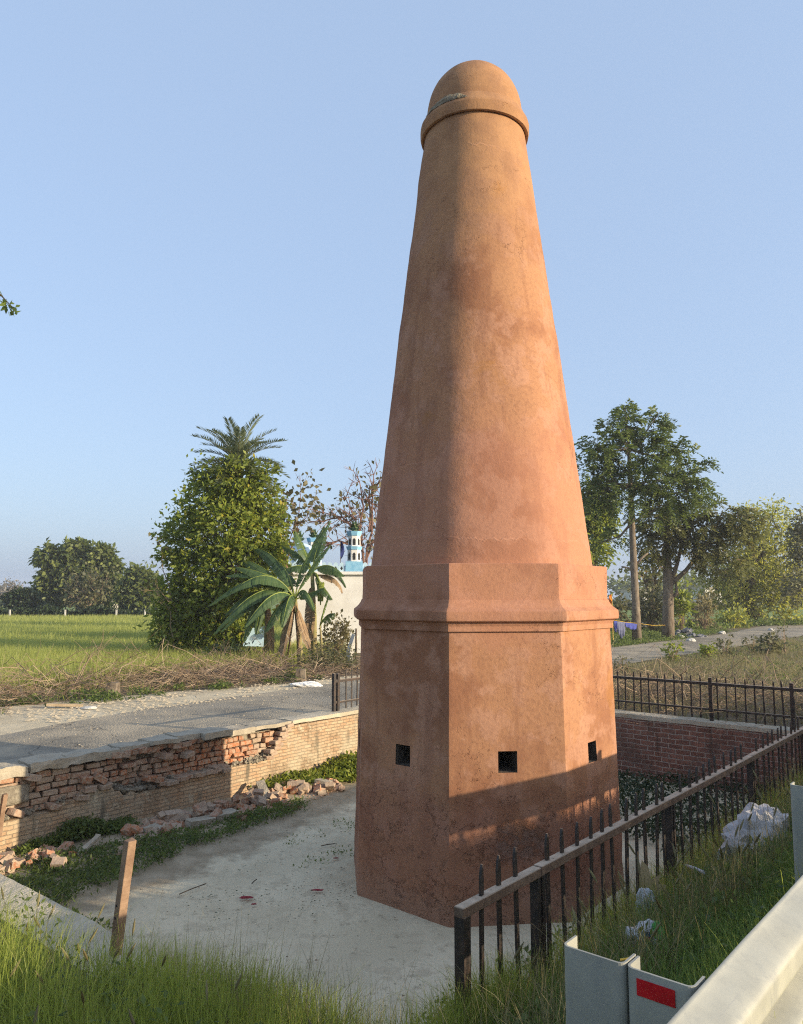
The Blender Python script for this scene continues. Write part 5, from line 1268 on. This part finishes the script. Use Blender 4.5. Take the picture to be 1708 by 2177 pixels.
def bush(name, label, px, py, d, rpx, n, mat, leaf, seed, rz=None, cat='bush', group=None, stretch=1.0, per=10):
    f = foot(px, d); c = survey(px, py, d); k = d / 1645; rng = np.random.default_rng(seed); zz = c[2] - f[2]
    root = thing(name, label, cat, f, 0, group)
    P, O, T, _ = crown_points([(0, 0, max(zz, .05) * .8, rpx * k * stretch, rpx * k * .8, max((rz or rpx) * k, zz * .9), n)], rng, .25 * rpx * k, per, .3)
    P[:, 2] = np.maximum(P[:, 2], .03); link('crown', leaves_mesh('crown', P, leaf, rng, .5, .1, outward=O), mat, root)
    mb = MB()
    for t in T[:60]: mb.tube([(rng.normal() * .03, rng.normal() * .03, -.03), (t[0] * .5, t[1] * .5, t[2] * .55), tuple(t)], [.012 + .002 * rpx * k, .01, .004], 3, tint=rng.random(), cap=False)
    mb.build('stem', MT['twig'], root); return root
bush('bush', 'grey green bush standing behind the two big trunks', 1388, 1285, 48, 34, 1300, MT['leaf_shrub'], .26, 51)
bush('bush', 'broad leaved green bush right of the forked trunk', 1450, 1278, 47, 24, 420, MT['leaf_bushy'], .34, 52)
bush('bush', 'brown dry bush behind the heap of grey stones', 1500, 1290, 50, 26, 600, MT['drygrass'], .26, 53, rz=16)
bush('bush', 'dark low bush left of the straight trunk in the field', 1322, 1300, 46, 20, 420, MT['leaf_shrub'], .26, 54, rz=22)
bush('bush', 'low green thicket at the foot of the feathery tree', 1560, 1312, 55, 30, 500, MT['leaf_acacia'], .3, 55, rz=10)
hedge('distant_trees', 'bluish line of distant trees at the horizon right of the tower', [(52, 190), (76, 185), (105, 190), (150, 200)], 8.5, 4.0, MT['leaf_far'], 61, 7000, 1.5, kind='stuff', cat='trees')
hedge('distant_trees', 'faint tree line at the horizon at the far left', [(-170, 260), (-110, 250), (-60, 255), (-10, 262)], 5.5, 3.0, MT['leaf_far'], 62, 5000, 1.5, kind='stuff', cat='trees')
hedge('hedge', 'pale dry hedge across the green field behind the trunks', [foot(1290, 120)[:2], foot(1400, 120)[:2], foot(1560, 120)[:2]], 1.5, .6, MT['leaf_shrub'], 63, 3500, .5)
hedge('hedge', 'low weedy bank along the far side of the lane', [foot(1440, 50)[:2], foot(1540, 56)[:2], foot(1720, 62)[:2]], .55, .7, MT['weed'], 64, 4500, .22)
def far_house(px, d, w, h, lab):
    b = foot(px, d); root = thing('house', lab, 'house', (b[0], d, .46), .3); mb = MB(); mb.box(-w / 2, w / 2, -2, 2, 0, h); mb.build('wall', MT['concrete'], root)
    mb = MB(); mb.box(-w / 2 - .3, w / 2 + .3, -2.3, 2.3, h + .003, h + .25); mb.build('roof', MT['coping'], root)
    mb = MB(); mb.box(-.5, .4, -2.02, -2.003, .4, h * .8); mb.build('door', MT['dark'], root)
far_house(1353, 170, 5, 3.2, 'tiny pale hut under the distant trees left of the straight trunk'); far_house(1505, 165, 4, 3.6, 'tiny pale hut under the distant trees right of the forked trunk')
def stone_heap():
    rnd = random.Random(8); c = foot(1452, 43)
    mb = MB()
    for i in range(120):
        x = rnd.gauss(0, .45); y = rnd.gauss(0, .35); z = .55 * math.exp(-(x * x + y * y) / .35) * rnd.random(); k = rnd.uniform(.10, .24)
        brick_box(mb, x, y, z, k, k * .8, k * .7, rnd.uniform(0, 3), rnd.uniform(-.6, .6), rnd.uniform(-.6, .6), .5, .02, rnd)
    o = mb.build('rubble', MT['stone'], None, c); tag(o, 'heap of blue grey broken stones right of the forked trunk', 'stones', kind='stuff')
stone_heap()
for px, py, d, r, lab in ((1449, 1338, 42, .16, 'white boulder on the grass at the foot of the forked trunk'), (1536, 1322, 46, .22, 'pale stone lying near the lane beside the green thicket'), (1470, 1338, 38.4, .22, 'pale flat stone at the far edge of the asphalt'), (1640, 1318, 50, .2, 'pale stone on the verge under the feathery tree')):
    f = foot(px, d); crumple('stone', lab, 'stone', (f[0], d, f[2] + .05), (r, r * .8, r * .6), MT['concrete'], px, .2)
# washing line between the pole and the trunk
def washing():
    a = np.array(survey(1304, 1318, 37)); b = np.array(survey(1354, 1325, 38.3)); c = np.array(survey(1420, 1329, 41))
    mb = MB(); mb.tube([a, (a + b) / 2 - [0, 0, .03], b], .008, 5); mb.tube([b, (b + c) / 2 - [0, 0, .06], c], .008, 5)
    o = mb.build('washing_line', MT['yellow']); tag(o, 'thin cord strung from the yellow pole past the straight trunk to the forked one', 'cord')
    def cloth(lab, t0, t1, drop, mat, seed):
        V, F = [], []; n, m = 16, 8
        for j in range(m + 1):
            for i in range(n + 1):
                t = t0 + (t1 - t0) * i / n; p = a + (b - a) * t; dd = drop * (j / m) * (.6 + .5 * math.sin(math.pi * i / n) + .15 * mnoise.noise(Vector((i * .4, seed, 0))))
                V.append((p[0], p[1] - .06 * math.sin(i * 1.3 + seed) * j / m - .02, p[2] - dd - .04))
        for j in range(m):
            for i in range(n): q = j * (n + 1) + i; F.append((q, q + 1, q + n + 2, q + n + 1))
        mb = MB(); mb.add(V, F); o = mb.build('hanging_cloth', mat, smooth=True); s = o.modifiers.new('thickness', 'SOLIDIFY'); s.thickness = .006; tag(o, lab, 'cloth')
    cloth('bright blue cloth hanging on the line against the straight trunk', .50, 1.12, .27, MT['bluecloth'], 1); cloth('grey blue cloth sagging in a bag on the line next to the tower', .16, .50, .72, MT['greycloth'], 4); cloth('narrow dark blue cloth bunched at the pole end of the line', .03, .15, .5, MT['bluecloth'], 7)
washing()
# shrubs in the weedy strip beyond the pit
for i, (px, py, d, r, n, mt, lf, lab) in enumerate((
    (1432, 1386, 27, 20, 300, 'leaf_bushy', .12, 'leafy green shrub at the near edge of the lane beyond the far railing'), (1507, 1380, 28, 16, 240, 'leaf_bushy', .14, 'dark green shrub right of the leafy one at the lane edge'),
    (1545, 1370, 29, 16, 150, 'leaf_shrub', .14, 'thin pale shrub beside the dark green one'), (1600, 1358, 31, 18, 130, 'leaf_shrub', .12, 'tall wispy shrub rising over the asphalt edge'), (1634, 1368, 30, 26, 260, 'leaf_shrub', .20, 'milkweed with large pale leaves at the right of the weedy strip'),
    (1669, 1348, 30, 14, 110, 'leaf_shrub', .10, 'slender seedling on the weedy strip near the right edge'), (1320, 1412, 22, 20, 260, 'leaf_shrub', .08, 'low brownish shrub next to the tower beyond the far railing'))):
    bush('shrub', lab, px, py, d, r, n, MT[mt], lf, 70 + i, rz=r * 1.2, cat='shrub')
# the bush in front of the shrine and the scrub before it
bush('shrub', 'dark leaved shrub in front of the white shrine wall', 712, 1350, 27.0, 36, 900, MT['leaf_peepal'], .15, 81, cat='shrub', rz=42)
bush('shrub', 'dry brownish scrub spreading below the white wall to the lane', 700, 1405, 23.5, 58, 2600, MT['leaf_shrub'], .085, 82, cat='shrub', rz=34)
bush('shrub', 'low bright green scrub at the foot of the banana plants', 632, 1432, 22.0, 24, 420, MT['leaf_bushy'], .09, 83, cat='shrub', rz=14)
bush('shrub', 'dark scrub between the dense tree and the brush pile', 480, 1395, 25.0, 60, 1500, MT['leaf_dark'], .14, 84, cat='shrub', rz=24)

# dry brush heaps
def brush(name, label, area, n, hmax, ln, seed, rad=.011, z0=None, arch=.5):
    rng = np.random.default_rng(seed); q = poly_points(rng, area, n); W = sn_to_world(q); c = W.mean(0); mb = MB()
    for p in W:
        a = rng.uniform(0, 2 * math.pi); l = ln * rng.uniform(.4, 1.25); h = hmax * rng.beta(1.2, 2.2); d = np.array([math.cos(a), math.sin(a), 0]); s = np.array([-d[1], d[0], 0]) * rng.normal(0, .35) * l
        z = np.array([0, 0, 1.0]); b = p - c + z * (h * rng.random() * .6 - .02)
        up = rng.random() < .2
        pts = [b, b + d * l * .3 + z * h * (.7 if up else .25) + s * .3, b + d * l * .62 + z * h * (1.25 if up else .4) + s * .8 + rng.normal(size=3) * .05, b + d * l + z * h * (1.1 * arch if up else .3 * rng.random()) + s]
        pts[3][2] = max(pts[3][2], (p - c)[2] + .01); tt = rng.random()
        fine = []
        for i in range(3):
            fine += [pts[i], (pts[i] + pts[i + 1]) / 2 + rng.normal(size=3) * .03]
        fine.append(pts[3]); r = rad * rng.uniform(.5, 1.5)
        mb.tube(fine, [r * (1 - .7 * i / 6) for i in range(7)], 3, tint=tt, cap=False)
        for k in range(2):
            j = rng.integers(1, 6); e = fine[j] + (fine[j + 1] - fine[j]) * 2.2 + rng.normal(size=3) * .14 * l; e[2] = max(e[2], (p - c)[2])
            mb.tube([fine[j], (fine[j] + e) / 2 + rng.normal(size=3) * .03, e], [r * .5, r * .35, r * .15], 3, tint=tt, cap=False)
    o = mb.build(name, MT['twig'], None, tuple(c)); tag(o, label, 'brush'); return o
brush('brush_pile', 'heap of dry cut branches at the near left edge of the wheat field', [(-2.2, 11.6), (0.8, 11.9), (1.5, 12.6), (0.6, 14.4), (-2.4, 14.6)], 620, .62, 1.2, 91, .0075)
brush('brush_pile', 'arching bare branches thrown on the wheat field edge left of the dense tree', [(1.4, 12.2), (3.4, 12.6), (3.6, 14.4), (1.4, 14.8)], 170, 1.15, 1.5, 92, .0085, arch=.7)
brush('brush_pile', 'big tangle of dry branches between the dense tree and the lane', [(4.0, 11.9), (6.8, 11.4), (8.0, 11.5), (8.3, 13.0), (6.4, 14.2), (4.2, 14.0)], 760, .95, 1.3, 93, .008)
brush('brush_pile', 'low dry branches lying below the scrub by the white wall', [(8.0, 11.2), (11.5, 10.9), (12.5, 12.0), (9, 12.6)], 320, .5, 1.1, 94, .007)
brush('brush_pile', 'brown dry brush packed behind the far railing', [(5.5, -4.5), (8.2, -5.0), (8.4, 2.6), (5.5, 2.2)], 800, .70, 1.2, 95, .0055)
brush('brush_pile', 'pale bleached brush heap at the right of the weedy strip', [(6.2, -7.0), (10.0, -7.4), (11.5, -3.4), (7.4, -2.6)], 620, .85, 1.3, 96, .006)
brush('brush_pile', 'thin reddish dry stalks standing along the near edge of the lane', [(9.0, -1.0), (14.5, 2.0), (14.0, 5.4), (8.5, 4.6)], 330, .5, .8, 97, .005)

# ------------------------------------------------------------------ grass, wheat, weeds
rngG = np.random.default_rng(5)
def stuff_blades(name, area, n, h, w, mat, seed, lean=.35, world=False, z=None, keep=None, kind='stuff', k=4, curl=.5, cluster=None, hv=None):
    rng = np.random.default_rng(seed); q = poly_points(rng, area, n)
    if cluster:
        c = q[rng.integers(0, max(1, n // cluster), n)]; q = c + rng.normal(0, .045, (n, 2))
    if keep is not None: q = q[keep(q, rng)]
    P = np.column_stack([q, np.full(len(q), z)]) if world else sn_to_world(q, -.01)
    c = P.mean(0); hh = h * rng.uniform(.45, 1.25, len(q))
    hh = hh * np.array([1 + (hv or .35) * mnoise.noise(Vector((p[0] * 1.3, p[1] * 1.3, seed))) for p in P])
    o = link(name, blades(name, P - c, hh, w, rng, lean, k, curl=curl), mat, None, tuple(c)); o['kind'] = kind; return o
def walls_clear(q, rng): return ~((q[:, 0] > WS0 - .02) & (q[:, 0] < WS1 + .02) & (q[:, 1] > WN0 - .02) & (q[:, 1] < WN1 + .02))
# meadow in front of the near wall, thinner beside the cement top
def front_keep(q, rng):
    d = WS0 - q[:, 0]; p = np.clip((d - .02) / .45, .10, 1)
    return walls_clear(q, rng) & (rng.random(len(q)) < p)
stuff_blades('grass', [(-7.2, 2.6), (-4.66, 4.4), (-4.66, -2.9), (-5.2, -3.75), (-7.4, -3.4)], 64000, .33, .0056, MT['grass'], 101, .58, keep=front_keep, cluster=5)
stuff_blades('grass', [(-4.9, -2.78), (2.5, -2.78), (2.5, -3.78), (-4.9, -3.78)], 38000, .15, .006, MT['shaded'], 102, .5, keep=walls_clear, cluster=5)
stuff_blades('grass', [(-4.95, -2.0), (-4.66, -1.2), (-4.66, -2.9), (-5.2, -3.3)], 1500, .34, .006, MT['grass'], 103, .3, keep=walls_clear)
stuff_blades('grass', [(2.5, -2.92), (14, -2.92), (14, -3.9), (2.5, -3.9)], 14000, .28, .009, MT['grass'], 104, .4, keep=walls_clear)
stuff_blades('grass', [(-9, -3.7), (6, -3.7), (6, -4.6), (-9, -4.6)], 12000, .26, .009, MT['grass'], 108, .4, cluster=5)
stuff_blades('dry_grass', [(-4.6, -2.94), (6, -2.94), (6, -3.3), (-4.6, -3.3)], 5000, .30, .005, MT['drygrass'], 105, .5, keep=walls_clear, cluster=6)
def seed_heads(area, n, h, seed, mat):
    rng = np.random.default_rng(seed); P = sn_to_world(poly_points(rng, area, n)); c = P.mean(0); mb = MB()
    for p in P - c:
        a = rng.uniform(0, 6.3); l = rng.uniform(.02, .12); hh = h * rng.uniform(.7, 1.2); e = p + np.array([math.cos(a) * l, math.sin(a) * l, hh]); tt = rng.random()
        mb.tube([p, (p + e) / 2 + np.array([0, 0, .02]), e], [.0016, .0014, .001], 3, tint=.3, cap=False); d = np.array([math.cos(a) * .012, math.sin(a) * .012, .02])
        mb.tube([e, e + d, e + 2 * d, e + 3 * d], [.002, .0058, .005, .001], 5, tint=tt)
    o = mb.build('grass_seed_heads', mat, None, tuple(c)); o['kind'] = 'stuff'
seed_heads([(-5.6, 0.6), (-4.75, 1.0), (-4.75, -2.8), (-5.6, -3.2)], 90, .30, 106, MT['drygrass'])
seed_heads([(-4.4, -2.95), (2, -2.95), (2, -3.5), (-4.4, -3.5)], 110, .36, 107, MT['drygrass'])
def weeds(name, area, n, h, leaf, mat, seed, per=9, r=.05, keep=None, zfun=None, clump=.6):
    rng = np.random.default_rng(seed); q = poly_points(rng, area, max(1, n // per))
    m = np.array([mnoise.noise(Vector((a * 1.1, b * 1.1, seed))) + .6 * mnoise.noise(Vector((a * 3.1, b * 3.1, seed))) for a, b in q]); q = q[m > -clump]; m = m[m > -clump]
    if keep is not None: kk = keep(q, rng); q = q[kk]; m = m[kk]
    W = sn_to_world(q); 
    if zfun is not None: W[:, 2] = zfun
    hh = h * np.clip(.7 + .8 * m, .25, 1.6)
    P = W[:, None] + rng.normal(size=(len(W), per, 3)) * np.array([r, r, 0]); P[:, :, 2] = W[:, None, 2] + hh[:, None] * rng.beta(1.3, 1.1, (len(W), per)); P = P.reshape(-1, 3); c = P.mean(0)
    o = link(name, leaves_mesh(name, P - c, leaf, rng, .45, -.15), mat, None, tuple(c)); o['kind'] = 'stuff'; return o
weeds('weeds', [(-4.3, 3.2), (-3.2, 2.3), (-1.6, 2.75), (0.4, 2.95), (0.5, 3.3), (-1.6, 3.25), (-3.3, 3.95), (-4.3, 4.05)], 13000, .11, .045, MT['weed'], 111, zfun=.02)
weeds('weeds', [(-3.3, 3.95), (-1.6, 3.75), (-1.5, 4.05), (-3.4, 4.05)], 4000, .2, .055, MT['weed'], 112, zfun=.02)
weeds('weeds', [(-4.32, 3.3), (-3.3, 2.3), (-3.3, 1.4), (-3.85, 0.4), (-4.0, -1.2), (-4.32, -2.5)], 16000, .14, .055, MT['weed'], 113, zfun=.0)
weeds('weeds', [(0.45, 3.85), (2.2, 3.4), (2.9, 3.7), (2.8, 4.06), (0.5, 4.06)], 6500, .26, .075, MT['leaf_bushy'], 114, zfun=.02, r=.08)
weeds('weeds', [(-2.6, 1.9), (-1.2, 2.2), (0.6, 2.3), (1.5, 1.8), (-0.5, 1.2)], 1500, .05, .03, MT['weed'], 115, zfun=.0, clump=-.25)
weeds('weeds', [(1.6, -1.4), (4.8, -2.5), (4.8, 3.2), (3.8, 3.5)], 9000, .22, .07, MT['leaf_dark'], 116, zfun=.0)
weeds('weeds', [(-2.4, -1.3), (1.5, -1.5), (1.5, -2.5), (-4.2, -2.5), (-4.2, -1.8)], 4500, .14, .05, MT['weed'], 117, zfun=.0)
weeds('weeds', [(-4.9, -2.93), (6, -2.93), (6, -3.75), (-4.9, -3.75)], 9000, .14, .05, MT['weed'], 118, keep=walls_clear)
weeds('weeds', [(-7.0, 2.0), (-4.7, 2.4), (-4.7, -2.8), (-7.0, -2.8)], 9000, .30, .035, MT['weed'], 119, keep=walls_clear)
weeds('weeds', [(0.6, 4.5), (2.4, 4.5), (2.8, 4.72), (0.8, 4.7)], 2600, .14, .06, MT['weed'], 120)
weeds('weeds', [(-3.5, 11.2), (8.5, 10.8), (8.5, 11.9), (-3.5, 12.8)], 10000, .16, .08, MT['weed'], 121, clump=.0)
weeds('weeds', [(12, 10.3), (34, 10.4), (45, 11.5), (45, 19), (26, 18), (14, 14)], 42000, .17, .11, MT['weed'], 122, r=.12)
weeds('weeds', [(5.4, -7), (9, -8), (26, 6.0), (13.6, 6.2), (8.4, 5.2), (5.4, 4)], 26000, .16, .06, MT['drygrass'], 123, r=.08)
weeds('weeds', [(9, -8), (40, -4), (40, 5.8), (20, 6.2), (11, 1)], 16000, .2, .08, MT['weed'], 124, r=.1, clump=.1)
stuff_blades('dry_grass', [(5.3, -7), (9, -8.5), (36, 5.9), (14, 6.2), (8.6, 5.2), (5.3, 4.2)], 26000, .30, .012, MT['drygrass'], 125, .6, cluster=7)
stuff_blades('grass', [(-60, 12.5), (0, 12.3), (6, 11.4), (6, 13), (0, 14), (-60, 16)], 9000, .28, .012, MT['grass'], 126, .5)
# young wheat
def wheat(area, n, h, w, seed, k=3):
    rng = np.random.default_rng(seed); q = poly_points(rng, area, n); P = np.column_stack([q, np.full(n, .45)]); c = P.mean(0)
    hh = h * rng.uniform(.7, 1.12, n) * np.array([1 + .10 * mnoise.noise(Vector((p[0] * .35, p[1] * .35, 2))) for p in q])
    tint = np.clip(rng.normal(.5, .22, n) + .25 * np.array([mnoise.noise(Vector((p[0] * .15, p[1] * .4, 5))) for p in q]), 0, 1)
    return link('wheat', blades('wheat', P - c, hh, w, rng, .22, k, tint=tint, curl=.8), MT['wheat'], None, tuple(c))
for area, n, w, sd in (([(-1.9, 32), (-3.3, 26), (-6.3, 21.2), (-9.2, 17.6), (-14, 17), (-19, 32)], 62000, .022, 131), ([(-19, 32), (-1.9, 32), (-2, 48), (-27, 48)], 52000, .035, 132), ([(-27, 48), (-2, 48), (-2, 72), (-40, 72)], 46000, .06, 133)):
    o = wheat(area, n, .56, w, sd); o['kind'] = 'stuff'

def on_wall(name, area, n, h, w, mat, seed):
    rng = np.random.default_rng(seed); q = poly_points(rng, area, n); P = np.column_stack([CX + q[:, 0] * U[0] + q[:, 1] * NV[0], CY + q[:, 0] * U[1] + q[:, 1] * NV[1], np.full(n, .90)]); c = P.mean(0)
    link(name, blades(name, P - c, h * rng.uniform(.4, 1.2, n), w, rng, .45), mat, None, tuple(c))['kind'] = 'stuff'
on_wall('grass', [(-4.72, -1.0), (-4.55, -1.45), (-4.37, -1.85), (-4.37, -2.76), (-4.72, -2.76)], 8500, .29, .006, MT['grass'], 141)
on_wall('dry_grass', [(-4.72, -1.4), (-4.4, -1.9), (-4.37, -2.76), (-4.72, -2.76)], 700, .46, .004, MT['drygrass'], 144)
on_wall('grass', [(-4.36, -2.62), (-3.7, -2.62), (-3.7, -2.76), (-4.36, -2.76)], 2600, .30, .006, MT['grass'], 145)
stuff_blades('grass', [(-5.25, -1.9), (-4.68, -1.55), (-4.68, -2.9), (-5.25, -3.3)], 7000, .32, .006, MT['grass'], 146, .5, keep=walls_clear, cluster=5)
on_wall('grass', [(-4.4, -2.6), (3.0, -2.6), (3.0, -2.8), (-4.4, -2.8)], 9000, .24, .006, MT['grass'], 142)
on_wall('dry_grass', [(-4.4, -2.6), (4.0, -2.6), (4.0, -2.85), (-4.4, -2.85)], 3000, .30, .005, MT['drygrass'], 143)

# fallen leaf bits and grit
def grit(name, area, n, r, mat, seed, zfix=None, sq=.55):
    rng = np.random.default_rng(seed); q = poly_points(rng, area, n)
    m = np.array([mnoise.noise(Vector((a * .9, b * .9, seed))) for a, b in q]); q = q[m > -.12]; W = sn_to_world(q, .03)
    if zfix is not None: W[:, 2] = zfix
    c = W.mean(0); mb = MB()
    for p in W - c:
        k = r * rng.uniform(.4, 1.5); d = unit(rng.normal(size=(4, 3)))
        V = [p + np.array([k, 0, 0]) * rng.uniform(.6, 1.2), p + np.array([-k * .4, k * .8, 0]) * rng.uniform(.6, 1.2), p + np.array([-k * .5, -k * .7, 0]) * rng.uniform(.6, 1.2), p + np.array([0, 0, k * sq]), ]
        mb.add(V, [(0, 1, 3), (1, 2, 3), (2, 0, 3)], rng.random())
    o = mb.build(name, mat, None, tuple(c)); o['kind'] = 'stuff'
grit('leaf_litter', [(-3.2, 2.6), (2.4, 3.2), (3.5, -1.0), (-3.6, -2.4), (-4.2, -1.0)], 900, .013, MT['twig'], 151, .012, .25)
grit('leaf_litter', [(-2.6, 0.6), (-1.2, 0.4), (-0.9, 2.0), (-2.4, 1.9)], 380, .011, MT['leaf_dark'], 152, .012, .25)
grit('gravel', [(-6, 4.6), (9, 4.8), (14, 10.0), (-8, 9.0)], 1300, .018, MT['coping'], 153)
grit('gravel', [(-8, 8.6), (9, 9.6), (9, 11.0), (-8, 11.8)], 2200, .035, MT['coping'], 154)
grit('gravel', [(-3.3, 3.0), (1.6, 3.2), (2.2, 4.0), (-3.4, 4.0)], 900, .018, MT['loose'], 155, .03)

# branch of a roadside tree reaching in from the left
def side_tree():
    rng = np.random.default_rng(77); b = L(-3.5, 11.2, ground_z(-3.5, 11.2)); tip = np.array(survey(33, 660, 9.6)); e0 = np.array(survey(-40, 600, 9.7))
    root = thing('overhanging_tree', 'roadside tree of which only one drooping leafy twig reaches into the left of the sky', 'tree', b)
    mb = MB(); B = np.array(b); t0 = np.array([-.2, 0, 0]); h = np.array([.5, -.9, 5.2])
    mb.tube([(0, 0, -.1), (.1, -.2, 2.6), h], [.22, .18, .12], 9)
    br = [h, (h + e0 - B) / 2 + np.array([0, 0, .5]), e0 - B, (e0 + tip) / 2 - B + np.array([0, 0, .05]), tip - B]
    mb.tube(br, [.07, .05, .022, .010, .004], 6)
    for d in ((-2, 1, 7.0), (-1.5, -1.2, 6.6), (.3, 1.3, 7.2), (-.5, 0, 8)): mb.tube([h, (h + np.array(d)) / 2, d], [.09, .07, .03], 6)
    mb.build('trunk', MT['bark_dark'], root, smooth=True)
    P = []
    for i in range(46):
        t = rng.random() ** .7; P.append((e0 - B) * (1 - t) + (tip - B) * t + rng.normal(size=3) * .03)
    cl = [(-2, 1, 7.0, 1.1, 1.1, .8, 700), (-1.5, -1.2, 6.6, .9, .9, .7, 500), (-.2, 1.3, 7.2, .8, 1, .7, 500), (-.8, 0, 8, 1, 1, .8, 600)]
    Q, O, T, CI = crown_points(cl, rng, .2, 10, .4); P = np.concatenate([np.array(P), Q])
    link('crown', leaves_mesh('crown', P, .11, rng, .45, .9), MT['leaf_tall'], root)
side_tree()

# ------------------------------------------------------------------ haze
def haze():
    t = NT('haze'); v = t.n('VolumePrincipled', {'Color': (0.86, 0.88, 0.92), 'Density': HAZE, 'Anisotropy': 0.2}); t.t.links.new(v.outputs[0], t.out.inputs[1])
    mb = MB(); mb.box(-700, 700, -700, 700, -1.2, 16); o = mb.build('haze', t.m); o['kind'] = 'stuff'
HAZE = 0.0008
if HAZE > 0: haze()
